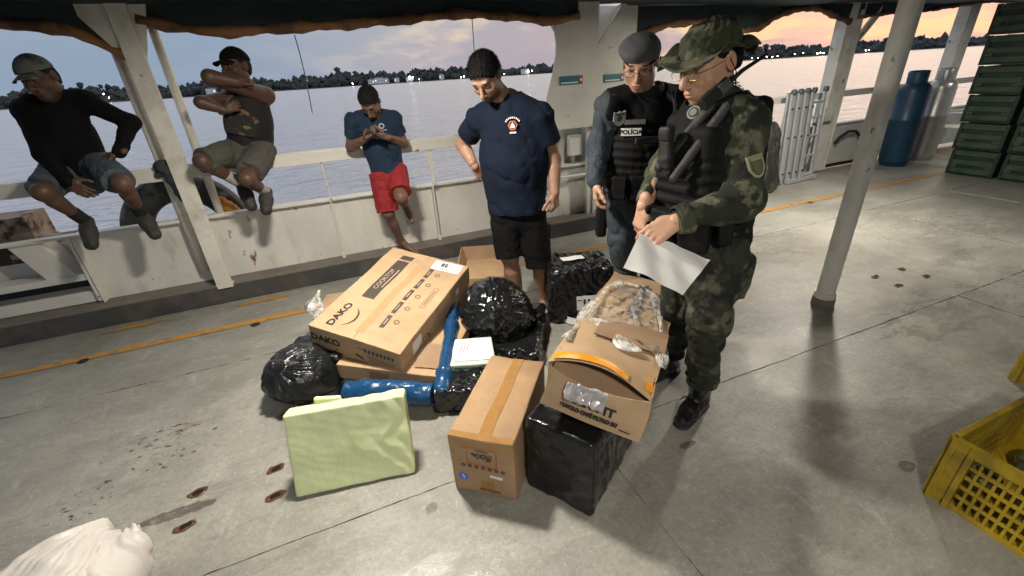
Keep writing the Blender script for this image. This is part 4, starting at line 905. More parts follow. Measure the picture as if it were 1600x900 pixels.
# ---- ladder
ld = thing('folding_ladder', 'folded aluminium multi purpose ladder leaning beside the deck column', 'ladder', (5.93, 4.22, 0), rot=(rad(-4), 0, rad(3)))
lm_dark = mat('ladder_hinge', (.10, .11, .12), .5)
for i, x in enumerate((-.30, -.165, -.03, .105)):
    for k in range(2):
        box('stringer', (x + .022 * k - .0, -.02 + .07 * k, .60), (.062, .028, 1.16), m_alu, ld, bev=.004)
    MB().lathe([(.001, -.02), (.036, -.02), (.036, .02), (.001, .02)], n=16).done('hinge', lm_dark, ld, True).matrix_local = Matrix.Translation((x, -.03, 1.18)) @ Matrix.Rotation(rad(90), 4, 'X')
    for z in (.62, .98, .15): MB().lathe([(.001, -.01), (.012, -.01), (.012, .01), (.001, .01)], n=8).done('bolt', m_black, ld).matrix_local = Matrix.Translation((x, -.04, z)) @ Matrix.Rotation(rad(90), 4, 'X')
for z in (.08, .34, .60, .84, 1.03): MB().tube([(.105, -.02, z), (.33, -.02, z)], .018, 8).done('rung', m_alu, ld)
box('stringer', (.34, -.02, .60), (.05, .028, 1.16), m_alu, ld, bev=.004); MB().lathe([(.001, -.02), (.036, -.02), (.036, .02), (.001, .02)], n=16).done('hinge', lm_dark, ld, True).matrix_local = Matrix.Translation((.34, -.03, 1.18)) @ Matrix.Rotation(rad(90), 4, 'X')
box('foot_bar', (.1, -.04, .03), (.62, .05, .05), m_alu, ld, bev=.004)
# ---- tarp bundle beside the ladder
tb = thing('tarp_bundle', 'grey green folded tarpaulin bundle leaning between the camouflage man and the ladder', 'bundle', (5.15, 4.1, 0))
s = SDF(.012); s.cone((0, 0, .12), (.05, .1, .72), .24, .17, k=.05, flat=(0, 1, 0), fs=.7); s.cone((-.12, -.02, .10), (-.02, .05, .8), .13, .07, k=.05); s.cone((.2, 0, .1), (.12, .08, .7), .10, .08, k=.04); s.cut((0, 0, .005), (0, 0, -1))
meshobj('bundle', [s], mat('grey_green_tarp', (.020, .022, .017), .55, var=.3, vs=5, c2=(.05, .05, .042), c2s=3, bump=.004, bs=14), tb, disp=lambda p: .022 * (1 - 2 * np.abs(noise(np.stack([p[:, 0] * 14, p[:, 1] * 9, p[:, 2] * 2], 1), 3))) + .012 * crumple(p, 5, 4, 4))
# ---- gas cylinders
def cylinder(words, x, y, m, r=.19, h=1.31):
    t = thing('gas_cylinder', words, 'gas cylinder', (x, y, 0))
    t.rotation_euler = (0, rad(-2.6), 0); MB().lathe([(r * .86, 0), (r * .88, .05), (r * .97, .06), (r, .10), (r, h * .50), (r * 1.02, h * .505), (r * 1.02, h * .52), (r, h * .525), (r, h * .80), (r * .93, h * .845), (r * .74, h * .875), (r * .5, h * .89), (.001, h * .89)], n=40).done('tank', m, t, True)
    MB().lathe([(r * .62, h * .87), (r * .64, h * .99), (r * .60, h), (r * .57, h * .99), (r * .56, h * .87)], n=32).done('collar', m, t, True)
    MB().lathe([(.02, h * .88), (.02, h * .95), (.03, h * .955), (.03, h * .975), (.001, h * .975)], n=12).done('valve', m_steel, t, True); return t
cylinder('tall blue gas cylinder beside the bulwark right of the deck pole', 7.95, 4.13, mat('blue_cylinder', (.010, .045, .085), .45, var=.15, vs=4, rvar=.1))
cylinder('tall silver grey gas cylinder right of the blue one', 8.60, 4.12, mat('silver_cylinder', (.34, .33, .31), .35, metal=.6, var=.15, rvar=.1), r=.165)
# ---- white plastic chair
ch = thing('plastic_chair', 'white plastic armchair half hidden behind the green crate stacks', 'chair', (9.35, 4.22, 0), rad(200)); m_wp = mat('white_plastic', (.6, .6, .57), .4, var=.08)
box('seat', (0, 0, .43), (.44, .42, .025), m_wp, ch, bev=.01)
for sx_ in (-1, 1):
    for sy_ in (-1, 1): MB().tube([(sx_ * .19, sy_ * .18, .43), (sx_ * .24, sy_ * .24, 0)], [.03, .022], 8).done('leg', m_wp, ch, True)
    MB().tube([(sx_ * .23, -.2, .42), (sx_ * .25, -.18, .64), (sx_ * .24, .2, .66)], .02, 8).done('armrest', m_wp, ch, True)
b = MB()
for k in range(5): b.box((-.16 + .08 * k, .21, .64), (.045, .02, .40), (rad(-8), 0, 0), bev=.004)
b.box((0, .235, .84), (.42, .025, .07), bev=.01).done('backrest', m_wp, ch)
# ---- green crate stacks
m_gc = mat('green_crate', (.010, .022, .011), .5, var=.3, vs=7, c2=(.02, .04, .02), c2s=5, c2t=(.5, .7), bump=.001, rvar=.1); m_gcl = mat('green_crate_slat', (.035, .066, .035), .5, var=.4, vs=7, c2=(.045, .065, .04), c2s=4, bump=.001, rvar=.1)
def gcrate():
    t = thing('plastic_crate', 'green plastic crate', 'crate', (0, 0, 0)); w, d, h = .50, .55, .335   # w along local x (front face), faces -y
    b = MB()
    for sx_ in (-1, 1):
        for sy_ in (-1, 1): b.box((sx_ * (w / 2 - .02), sy_ * (d / 2 - .02), h / 2), (.04, .04, h - .006), bev=.004)
    b.box((0, 0, .01), (w - .02, d - .02, .014)); b.box((0, 0, h / 2), (w - .05, d - .05, h - .02)); b.done('frame', m_gc, t)
    for z in (.06, .165, .285): 
        box('slat', (0, -d / 2 + .012, z), (w - .02, .016, .062), m_gcl, t, bev=.003); box('slat', (w / 2 - .012, 0, z), (.016, d - .06, .062), m_gc, t, bev=.003); box('slat', (-w / 2 + .012, 0, z), (.016, d - .06, .062), m_gcl, t, bev=.003)
    b = [MB().box((q_ * w * .36, -d / 2 + .005, .115), (.07, .01, .035)).done('front_lug', m_gcl, t) for q_ in (-1, 1)]
    return t
g0 = gcrate(); first = True; lv = ('bottom', 'second', 'third', 'fourth', 'fifth', 'top'); colw = ('left hand', 'middle', 'right hand', 'farthest right')
for ci, (yy, xx) in enumerate(((3.18, 8.15), (2.64, 8.18), (2.08, 8.16), (1.5, 8.2))):
    for k in range(6):
        j = random.Random(ci * 9 + k); o = g0 if first else dup(g0)
        first = False; o.location = (xx + j.uniform(-.012, .012), yy + .020 * k + j.uniform(-.008, .008), .337 * k + .002); o.rotation_euler = (0, 0, rad(-90 + j.uniform(-1.5, 1.5)))
        o['label'] = 'dark green slatted plastic crate, %s of the %s stack by the right edge' % (lv[k], colw[ci]); o['group'] = 'green plastic crates stacked at the right'
# ---- tyre hung outside as a fender
ty = thing('tyre', 'old black tyre fender with an orange patch hanging outside the left bulwark', 'tyre', (-1.26, 4.34, .57), rot=(rad(90), 0, 0))
pr_ = []
for k in range(25):
    a = 2 * math.pi * k / 24; pr_.append((.36 + .11 * math.copysign(abs(math.cos(a)) ** .7, math.cos(a)), .09 * math.copysign(abs(math.sin(a)) ** .7, math.sin(a))))
MB().lathe(pr_, n=64).done('tyre_body', mat('old_rubber', (.022, .022, .022), .55, var=.5, vs=9, c2=(.12, .115, .10), c2s=7, c2t=(.55, .7), bump=.004, bs=30), ty, True)
s = SDF(.008); s.cone((.31, .21, .09), (.38, .11, .10), .05, .05, k=.02); meshobj('orange_patch', [s], mat('orange_patch', (.45, .19, .03), .6, var=.3), ty, disp=lambda p: .01 * fbm(p * 30))
# ---- odds and ends on the left
t = thing('wooden_box', 'weathered brown and dark box outside the bulwark at the left edge', 'box', tuple(at(26, 366, Y=4.42))); box('body', (0, 0, .04), (.34, .3, .22), mat('weathered_wood', (.30, .24, .18), .8, var=.3, vs=8, c2=(.06, .035, .03), c2s=6), t, bev=.01)
box('dark_base', (0, -.01, -.12), (.38, .34, .14), mat('dark_stain', (.035, .02, .018), .6, var=.4, c2=(.25, .22, .2), c2s=12, c2t=(.6, .62)), t, bev=.02)
t = thing('drink_can', 'crushed red drink can lying in the bay at the left edge', 'can', tuple(at(86, 406, Y=4.2)), rot=(rad(0), rad(78), rad(30))); MB().lathe([(.001, -.055), (.026, -.055), (.032, -.045), (.026, 0), (.032, .04), (.026, .055), (.001, .055)], n=20).done('can', mat('red_can', (.32, .03, .04), .4, metal=.3, var=.3, vs=30, c2=(.5, .4, .4), c2s=30, c2t=(.6, .65)), t, True)
t = thing('rag', 'dark wet rag hung over the handrail beside the left column', 'rag', tuple(at(258, 268, Y=3.99))); s = SDF(.008); s.cone((0, 0, .04), (.02, 0, -.03), .05, .04, k=.02); s.cone((.02, .0, -.03), (.06, .01, -.2), .035, .05, k=.03); s.cone((-.02, 0, .03), (-.05, 0, -.02), .03, .02, k=.02)
meshobj('cloth', [s], mat('dark_rag', (.025, .035, .035), .8, var=.3), t, disp=lambda p: .012 * crumple(p, 12, 4, 4))
# ================================================================== people
from mathutils.bvhtree import BVHTree
V = Vector; UPZ = V((0, 0, 1)); CAMP = V((0, 0, CAMH))
m_skin = mat('skin', (.3, .17, .11), .48, var=.07, vs=40, attr='Col', sub=.08, bump=.0006, bs=180, spec=.4)
m_hair = mat('black_hair', (.008, .007, .007), .75, var=.6, vs=60, bump=.004, bs=260, spec=.25, stretch=(1, 1, .35))
m_frame = mat('glasses_frame', (.05, .045, .04), .3, metal=.8); m_gold = mat('gold_frame', (.45, .32, .15), .3, metal=.9); m_lens = mat('glasses_lens', (.9, .9, .9), .03, var=0, alpha=.07, spec=.5)
m_navy = mat('navy_cotton', (.0055, .0095, .021), .9, fold=(5, .010), var=.2, vs=30, bump=.0006, bs=300, spec=.2); m_navy2 = mat('blue_cotton', (.007, .022, .046), .9, var=.12, vs=30, bump=.0006, bs=300)
m_blk = mat('black_cotton', (.0048, .0048, .0055), .92, fold=(7, .010), var=.2, vs=30, bump=.0006, bs=300, spec=.18); m_red = mat('red_shorts_cloth', (.24, .013, .017), .8, fold=(8, .011), var=.1, vs=20, bump=.0006, bs=200)
m_olive = mat('olive_cloth', (.058, .056, .047), .85, fold=(8, .011), var=.12, vs=20, bump=.0008, bs=200); m_denim = mat('pale_denim', (.05, .066, .083), .85, fold=(8, .011), var=.12, vs=30, bump=.0008, bs=200)
m_polgrey = mat('slate_uniform', (.033, .043, .055), .8, fold=(9, .011), var=.15, vs=14, bump=.0008, bs=160); m_vest = mat('vest_nylon', (.0055, .0055, .006), .75, var=.3, vs=30, bump=.0012, bs=120, spec=.25)
m_vest2 = mat('vest_webbing', (.013, .013, .014), .6, var=.2, vs=60, bump=.001, bs=200); m_beret = mat('grey_beret_wool', (.075, .078, .085), .95, var=.1, vs=40, bump=.0012, bs=180)
m_camo = mat('camouflage_cloth', (.042, .050, .026), .85, fold=(8, .012), var=.15, vs=30, c2=(.125, .125, .080), c2s=7.5, c2t=(.52, .56), c3=(.016, .018, .013), c3s=6.2, c3t=(.50, .54), bump=.0008, bs=200)
m_camod = mat('camouflage_trousers', (.022, .025, .015), .85, fold=(9, .012), var=.15, vs=30, c2=(.078, .078, .05), c2s=8.5, c2t=(.52, .57), c3=(.010, .011, .009), c3s=7, c3t=(.5, .54), bump=.0008, bs=200)
m_boot = mat('boot_leather', (.010, .010, .010), .28, var=.2, bump=.001, bs=70, coat=.3); m_shoe = mat('grey_shoe', (.028, .026, .025), .7, var=.2); m_sock = mat('sock_dark', (.012, .012, .013), .9); m_sockw = mat('sock_pale', (.30, .28, .26), .9)
m_pat = mat('patch_silver', (.30, .31, .30), .6, var=.2, vs=60); m_patg = mat('patch_olive', (.28, .27, .16), .7, var=.15, vs=60); m_patd = mat('patch_dark', (.06, .065, .05), .7)
LINE = []
def bones(n, J, segs=None): pass
class Fig:
    def __init__(s, label, J, skin, foot, group=None, res=.0055):
        s.J = {k: V(v) for k, v in J.items()}; s.skin = np.array(skin); s.o = V(foot); s.res = res
        s.t = thing('person', label, 'person', tuple(s.o), 0, group); s.S = SDF(res); s.fine = []; s.paints = []
        J = s.J; s.side = (J['shL'] - J['shR']).normalized(); s.hipc = (J['hipL'] + J['hipR']) / 2; s.up = (J['neck'] - s.hipc).normalized()
        s.side = (s.side - s.up * s.side.dot(s.up)).normalized(); s.f = s.side.cross(s.up).normalized(); s.H = (J['neck'] - s.hipc).length
    def T(s, x, y, z): return s.hipc + s.side * x + s.f * y + s.up * z * s.H      # z: 0 hip .. 1 neck
    def rot(s, yaw=0, pitch=0):
        M_ = Matrix((s.side, s.f, s.up)).transposed(); return np.array(M_ @ Euler((rad(pitch), 0, rad(yaw))).to_matrix())
    def torso(s, S, w=.17, d=.115, belly=.16, hip=.16, g=0, k=.05, z0=-.08):
        J = s.J
        S.cone(s.T(0, -.005, .70), s.T(0, .0, .42), w + g, belly + g, k=k, flat=s.f, fs=(d + g) / (w + g)); S.cone(s.T(0, 0, .42), s.T(0, 0, z0 + .10), belly + g, hip + g, k=k, flat=s.f, fs=min(1, (d + g + .005) / (belly + g)))
        S.cone(J['shR'] + s.up * .0, J['shL'], .052 + g, .052 + g, k=k); S.cone(J['neck'] - s.up * .01, J['shR'] + s.up * .022, .048 + g, .034 + g, k=k); S.cone(J['neck'] - s.up * .01, J['shL'] + s.up * .022, .048 + g, .034 + g, k=k)
        return S
    def limb(s, S, a, b, ra, rb, g=0, k=.02, cap=False, bulge=0):
        S.cone(a, b, ra + g, rb + g, k=k, cap=cap)
        if bulge: 
            m = a.lerp(b, .32); S.cone(m, a.lerp(b, .55), (ra + bulge) * .9 + g, ra * .8 + g, k=.015)
    def head(s, c, f, tilt=0, sc=1., beard=0, hairpaint=None, buzz=False):
        f = f.normalized(); r = f.cross(UPZ).normalized(); u = r.cross(f).normalized(); R = Matrix.Rotation(rad(tilt), 3, f); r = R @ r; u = R @ u; s.hr, s.hf, s.hu, s.hc, s.hs = r, f, u, V(c), sc
        P = lambda x, y, z: s.hc + (r * x + f * y + u * z) * sc; s.HP = P; A = np.array(Matrix((r, f, u)).transposed()); S = SDF(.0034)
        e = lambda c_, rr, k=.012, op='u': S.ell(P(*c_), [q * sc for q in rr], A, k * sc, op); cn = lambda a, b, ra, rb, k=.008, op='u': S.cone(P(*a), P(*b), ra * sc, rb * sc, k=k * sc, op=op)
        e((0, -.012, .034), (.074, .094, .086)); e((0, .028, -.030), (.058, .060, .078), .03); e((0, .058, -.086), (.026, .024, .020), .03); e((-.045, .0, -.055), (.020, .04, .03), .03); e((.045, .0, -.055), (.020, .04, .03), .03)
        for q in (-1, 1): e((q * .043, .056, -.018), (.022, .02, .02), .025)
        cn((-.034, .081, .032), (.034, .081, .032), .010, .010, .02)
        for q in (-1, 1): e((q * .032, .098, .010), (.017, .014, .012), .014, 's'); e((q * .032, .074, .009), (.0145, .0125, .0125), .003)
        for q in (-1, 1): cn((q * .020, .088, .0195), (q * .044, .079, .016), .0035, .003, .003)
        cn((0, .086, .020), (0, .113, -.024), .0085, .0125, .012); e((0, .108, -.030), (.012, .013, .010), .006)
        for q in (-1, 1): e((q * .0125, .098, -.032), (.0085, .011, .0075), .005)
        e((0, .086, -.058), (.026, .014, .018), .012); e((0, .0965, -.0545), (.021, .0075, .0055), .003); e((0, .094, -.0645), (.018, .008, .0062), .003); cn((-.020, .100, -.0595), (.020, .100, -.0595), .0018, .0018, .004, 's')
        for q in (-1, 1): e((q * .077, -.012, .004), (.008, .020, .031), .008); e((q * .085, -.006, .004), (.006, .010, .018), .006, 's')
        S.cone(P(0, -.018, -.05), s.J['neck'] - s.up * .05, .052 * sc, .064, k=.025); s.fine.append(S); sk = s.skin
        def paint(v, col):
            q = (v - np.array(s.hc)) / sc; x, y, z = q @ np.array(r), q @ np.array(f), q @ np.array(u)
            def m(cx, cy, cz, rx, ry, rz, soft=.3): return np.clip((1 - np.sqrt(((np.abs(x) - cx) / rx) ** 2 + ((y - cy) / ry) ** 2 + ((z - cz) / rz) ** 2)) / soft, 0, 1)[:, None]
            def mix(w_, c_): nonlocal col; col = col * (1 - w_) + np.array(c_) * w_
            reg = (np.abs(x) < .2) & (np.abs(y) < .2) & (z > -.2); 
            if beard: mix(beard * np.maximum(m(0, .075, -.078, .055, .06, .036, .35), m(.042, .03, -.07, .03, .055, .04, .4)), (.02, .015, .012)); mix(beard * m(0, .098, -.044, .026, .02, .007), (.02, .015, .012))
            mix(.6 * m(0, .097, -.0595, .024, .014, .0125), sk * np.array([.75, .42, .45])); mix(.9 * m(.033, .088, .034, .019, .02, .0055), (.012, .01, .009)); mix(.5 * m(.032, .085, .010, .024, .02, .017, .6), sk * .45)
            mix(m(.032, .087, .009, .0125, .010, .0052, .3), (.32, .30, .28)); mix(m(.032, .090, .0085, .0062, .012, .0058, .3), (.010, .008, .007)); mix(.9 * m(.032, .088, .0155, .016, .012, .0032), (.012, .009, .008)); mix(.35 * m(.075, -.01, 0, .02, .03, .035), sk * np.array([.9, .6, .6]))
            if buzz: mix(.9 * np.clip(((z - .045 + (y < .03) * np.clip((.03 - y) * 2.2, 0, .09)) / .012), 0, 1)[:, None] * (np.abs(x) < .085)[:, None], (.012, .010, .010))
            return col
        s.paints.append(paint); return P
    def hair(s, pieces=None, cut=((0, .05, .052), (0, .78, -.62)), g=.010, rough=.006, low=-.045, m=None, side=True):
        P, A, sc = s.HP, np.array(Matrix((s.hr, s.hf, s.hu)).transposed()), s.hs; S = SDF(.004); S.ell(P(0, -.014, .036), [(q + g) * sc for q in (.074, .094, .088)], A); S.ell(P(0, -.045, .0), [(q + g * .6) * sc for q in (.070, .055, .075)], A, .02)
        w = lambda v: s.hr * v[0] + s.hf * v[1] + s.hu * v[2]; S.cut(P(*cut[0]), w(cut[1]), .01); S.cut(P(0, 0, low), w((0, .12, -1)), .01)
        if side:
            for q in (-1, 1): S.ell(P(q * .086, .02, -.018), [.03 * sc, .045 * sc, .042 * sc], A, .01, 's')
        o = meshobj('hair', [S], m or m_hair, s.t, origin=s.o, disp=lambda p: rough * (noise(p * 70, 3) * .5 + noise(p * 160, 5) * .5)); return o
    def strands(s, n=1500, ln=.02, top=.03, g=.012, m=None, comb=.5, out=.35, seed=3):
        rs = np.random.RandomState(seed); b = bmesh.new(); P = s.HP; k = 0
        while k < n:
            d = rs.normal(size=3); d /= np.linalg.norm(d); x, y, z = d[0] * (.074 + g), -.014 + d[1] * (.094 + g), .036 + d[2] * (.088 + g)
            lim = top + .055 * max(0, y / .09) - .045 * max(0, -y / .09)
            if z < lim: continue
            k += 1; base = V((x, y, z)) * .97; nn = V(d); t = V((rs.normal() * .35, comb, -.15)) ; t = (t - nn * t.dot(nn)).normalized(); dr = (t + nn * (out + .2 * rs.rand())).normalized(); L_ = ln * (.6 + .7 * rs.rand()); sd = dr.cross(nn).normalized() * .0012
            p1_ = base + dr * L_ * .6; p2_ = base + (dr + t * .5).normalized() * L_
            v = [b.verts.new(P(*q) - s.o) for q in (base - sd, base + sd, p1_ + sd * .8, p1_ - sd * .8, p2_)]; b.faces.new((v[0], v[1], v[2], v[3])); b.faces.new((v[3], v[2], v[4]))
        me = bpy.data.meshes.new('hair_strands'); b.to_mesh(me); b.free(); return tag(link('hair_strands', me, m or m_hair, s.t), kind='stuff')
    def hand(s, w, d, n, th, curl=.5, size=1., spread=.1, thumb=(.62, .70, .30), curls=None):
        w = V(w); d = d.normalized(); n = (n - d * n.dot(d)).normalized(); t = (th - d * th.dot(d) - n * th.dot(n)).normalized(); z = size; S = SDF(.0026)
        S.cone(w - d * .03, w + d * .012, .026 * z, .025 * z, k=.01, flat=n, fs=.78)
        for i in range(4): S.cone(w + d * .015 * z + t * (.016 - .011 * i) * z, w + d * (.086 - .004 * abs(i - 1)) * z + t * (.029 - .0195 * i) * z, .0145 * z, .0115 * z, k=.012, flat=n, fs=.95)
        S.ell(w + d * .035 * z + t * .026 * z + n * .008 * z, [.020 * z] * 3, None, .02)
        for i in range(4):
            c = (curls[i] if curls else curl * (1 + .10 * i)); p = w + d * (.086 - .005 * abs(i - 1.2)) * z + t * (.029 - .0195 * i) * z; a = 0; L_ = (.074, .082, .077, .060)[i] * z; sp = (t * (spread * (1.3 - i) * .55)); r_ = (.0092, .0095, .0090, .0079)[i] * z
            for k_, (fl, ad) in enumerate(((.46, .55), (.30, .85), (.24, .55))):
                a += c * ad; q = p + (d * math.cos(a) + n * math.sin(a) + sp * math.cos(a)).normalized() * L_ * fl; S.cone(p, q, r_, r_ * .90, k=.0035 if k_ else .006); p = q; r_ *= .90
        p = w + d * .022 * z + t * .026 * z + n * .006 * z
        for fl, q_ in ((.042, V(thumb)), (.030, V((thumb[0] + .3, thumb[1] - .25, thumb[2] + .15))), (.024, V((thumb[0] + .4, thumb[1] - .4, thumb[2] + .25)))):
            v = (d * q_.x + t * q_.y + n * q_.z).normalized(); q = p + v * fl * z; S.cone(p, q, (.0135 if fl > .04 else .0105) * z, .0098 * z, k=.008); p = q
        s.fine.append(S)
        kn = [np.array(w + d * .088 * z + t * (.029 - .0195 * i) * z - n * .009) for i in range(4)]
        def paint(v, col):
            for k_ in kn:
                m = np.clip(1 - np.linalg.norm(v - k_, axis=1) / .012, 0, 1)[:, None]; col = col * (1 - .25 * m)
            return col
        s.paints.append(paint)
    def build(s, seed=0):
        def paint(v):
            c = np.tile(s.skin, (len(v), 1)) * (1 + .06 * noise(v * 25, seed)[:, None])
            for p in s.paints: c = p(v, c)
            return c
        s.body = meshobj('body', [s.S] + s.fine, m_skin, s.t, origin=s.o, paint=paint); return s.body
    def cloth(s, name, S, m, amp=.006, f=9, seed=1, extra=None, label=None):
        def d(p):
            q = p * f; rid = 1 - 2 * np.abs(noise(np.stack([q[:, 0] + q[:, 2] * .5, q[:, 1] - q[:, 2] * .45, q[:, 2] * .9], 1), seed)); r2 = 1 - 2 * np.abs(noise(q * 2.1 + 5, seed + 9))
            v = amp * (1.1 * np.clip(rid, -.3, 1) ** 2 * np.sign(rid) + .5 * r2 * np.clip(rid + .5, 0, 1) + .5 * noise(q * .6, seed + 4)); return v + extra(p) if extra else v
        o = meshobj(name, [S], m, s.t, origin=s.o, disp=d)
        if label: o['label'] = label
        return o
    def piece(s, name, m, fn, disp=None, res=.005, parent=None):
        S = SDF(res); fn(S); return meshobj(name, [S], m, parent or s.t, origin=s.o, disp=disp)
    def tube(s, name, pts, r, m, n=8): return MB().tube([V(p) - s.o for p in pts], r, n).done(name, m, s.t, True)
def bvh(o):
    me = o.data; return BVHTree.FromPolygons([v.co for v in me.vertices], [tuple(p.vertices) for p in me.polygons])
def stick(fig, o, u, v, roll=0, off=.003, upv=None):
    """placement (position and facing) of a badge sewn on the cloth at the spot seen at (u,v)"""
    t = bvh(o); c = CAMP - fig.o; d = (at(u, v, q=1) - CAMP).normalized(); h = t.ray_cast(c, d)
    if h[0] is None: h = (at(u, v, q=(fig.hipc - CAMP).dot(FWD)) - fig.o, -d, 0, 0)
    n = h[1].normalized(); n = n if n.dot(d) < 0 else -n; n = (n - d * .3).normalized(); uu = upv or UPZ; uu = (uu - n * uu.dot(n)).normalized(); x = uu.cross(n); R = Matrix((x, uu, n)).transposed().to_4x4()
    return Matrix.Translation(h[0] + n * off) @ R @ Matrix.Rotation(rad(roll), 4, 'Z')
def patch(fig, name, M_, poly, m, th=.004, parent=None):
    b = MB().prism(poly, -.012, th, 'z'); bmesh.ops.transform(b.b, matrix=M_, verts=b.b.verts[:]); return b.done(name, m, parent or fig.t)
def circ(r, n=20, sx=1, cx=0, cy=0): return [(cx + r * sx * math.cos(2 * math.pi * i / n), cy + r * math.sin(2 * math.pi * i / n)) for i in range(n)]
def rc(w, h, cx=0, cy=0): return [(cx - w / 2, cy - h / 2), (cx + w / 2, cy - h / 2), (cx + w / 2, cy + h / 2), (cx - w / 2, cy + h / 2)]
def legs(F, S, rt=.085, rk=.055, rc_=.052, ra=.036, g=0, k=.03):
    for q in 'RL': F.limb(S, F.J['hip' + q], F.J['kn' + q], rt, rk, g, k); F.limb(S, F.J['kn' + q], F.J['an' + q], rc_, ra, g, k, bulge=.006)
def arms(F, S, ru=.046, re=.038, rw=.026, g=0):
    for q in 'RL': F.limb(S, F.J['sh' + q], F.J['el' + q], ru, re, g); F.limb(S, F.J['el' + q], F.J['wr' + q], re + .001, rw, g, bulge=.002)
def foot(S, an, toe, r=.034, heel=True, k=.02):
    an, toe = V(an), V(toe); d = (toe - an).normalized(); S.cone(an, an + (toe - an) * .55, r, r * .95, k=k); S.cone(an + (toe - an) * .45, toe, r * .98, r * .72, k=k, flat=UPZ if abs(d.z) < .7 else None, fs=.75 if abs(d.z) < .7 else 1.)
    if heel: S.cone(an, an - d * .05 - V((0, 0, .02)), r * .9, r * .85, k=k)
def webbing(F):
    hc, up, f, sd = np.array(F.hipc), np.array(F.up), np.array(F.f), np.array(F.side)
    def fn(p):
        q = p - hc; z = q @ up; s = np.clip(np.sin(z * 2 * math.pi / .042) * 4, -1, 1); st = np.clip(np.cos((q @ sd) * 2 * math.pi / .04) * 9 - 7.5, 0, 1)
        return (.0028 * s - .0015 * st) * np.clip((z - .02) * 40, 0, 1) * np.clip((.66 * F.H - z) * 40, 0, 1) * (q @ f > -.02)
    return fn
def glasses(F, m, rim=.0011):
    P = F.HP; b = MB()
    for q in (-1, 1):
        b.tube([P(q * .034 + .023 * math.cos(a), .108 - .006 * abs(math.cos(a)), .004 + .0145 * math.sin(a)) - F.o for a in [i * math.pi / 9 for i in range(19)]], rim, 6, False)
        b.tube([P(q * .057, .103, .010) - F.o, P(q * .074, .05, .012) - F.o, P(q * .080, -.008, .016) - F.o], rim, 6)
    b.tube([P(-.011, .108, .009) - F.o, P(0, .112, .012) - F.o, P(.011, .108, .009) - F.o], rim, 6); fr = b.done('glasses', m, F.t, True)
    for q in (-1, 1):
        b = MB(); vs = [b.b.verts.new(P(q * .034 + .022 * math.cos(a), .1075 - .006 * abs(math.cos(a)), .004 + .0137 * math.sin(a)) - F.o) for a in [i * math.pi / 9 for i in range(18)]]; b.b.faces.new(vs); b.done('lens', m_lens, fr)
# ------------------------------------------------------------------ heavy man in the navy shirt
F = Fig('bearded heavy man in navy T-shirt and black shorts standing with hand on hip, looking down', dict(neck=at(796, 152, q=2.90), shR=at(748, 186, q=2.97), shL=at(846, 180, q=2.82), elR=at(723, 226, q=3.12), wrR=at(742, 260, q=2.99), elL=at(865, 248, q=2.85), wrL=at(867, 302, q=2.76),
    hipR=at(783, 312, q=2.91), hipL=at(830, 312, q=2.86), knR=at(796, 400, q=2.84), knL=at(842, 410, q=2.84), anR=at(812, 470, q=2.90), anL=at(852, 470, q=2.96)), (.31, .178, .12), (1.12, 2.68, 0))
J = F.J; F.torso(F.S, .165, .12, .17, .15, k=.06); arms(F, F.S, .054, .045, .031); legs(F, F.S, .085, .062, .058, .038); F.head(at(759, 122, q=2.80), -FWD * .74 - RGT * .28 - UPZ * .66, tilt=4, sc=1.06, beard=.75, buzz=True)
for q in 'RL': foot(F.S, J['an' + q] , J['an' + q] + F.f * .19 - V((0, 0, .03)), .036)
F.hand(J['wrL'] , V((0, 0, -1)) - FWD * .12, -RGT * .6 + FWD * .5, -FWD - RGT * .4, curl=1.15, size=1.02); F.hand(J['wrR'], V((.4, .1, -.6)), F.f * -.4 + V((0, .5, 0)), V((0, -.4, .6)), curl=.8)
F.build(1); F.hair(cut=((0, .066, .058), (0, .80, -.60)), g=.008, rough=.004, low=.012); F.strands(2600, .026, .045, .012, comb=.8)
S = SDF(.006); F.torso(S, .186, .140, .208, .200, g=.012, k=.07, z0=-.15); S.ell(F.T(0, .055, .34), (.155, .10, .15), F.rot(), .08)
for q in 'RL': F.limb(S, J['sh' + q], J['sh' + q].lerp(J['el' + q], .62), .072, .074, .004, k=.04, cap=True)
S.cut(F.T(0, 0, -.13), -F.up, .004); S.cone(J['neck'] + F.up * .06, J['neck'] - F.up * .0, .075, .063, op='s', k=.01)
sh = F.cloth('shirt', S, m_navy, amp=.008, f=6, seed=4)
F.piece('collar', m_navy, lambda S: (S.cone(J['neck'] - F.up * .015, J['neck'] + F.up * .025 + F.f * -.0, .082, .070, cap=True), S.cone(J['neck'] - F.up * .06, J['neck'] + F.up * .08, .068, .060, op='s', k=.004)))
S = SDF(.006); S.cone(F.T(0, 0, -.06), F.T(0, 0, -.14), .165, .168, k=.04, flat=F.f, fs=.74)
for q, kx in (('R', 1.02), ('L', 1.05)): S.cone(J['hip' + q].lerp(J['kn' + q], .14), J['hip' + q].lerp(J['kn' + q], kx), .100, .098, k=.03, cap=True)
F.cloth('shorts', S, m_blk, amp=.008, f=7, seed=8)
mb_or = mat('badge_orange', (.42, .12, .05), .6); Mb = stick(F, sh, 801, 196)
def M2(x, y, z=0): return Mb @ Matrix.Translation((x, y, z))
patch(F, 'badge', Mb, circ(.030, 6), mb_or, .002); patch(F, 'badge_mark', M2(0, 0), circ(.021, 6), m_navy, .003); patch(F, 'badge_mark', M2(0, 0), [(-.013, -.014), (.013, -.014), (.013, -.002), (.007, .008), (0, .017), (-.007, .008), (-.013, -.002)], m_wh, .004)
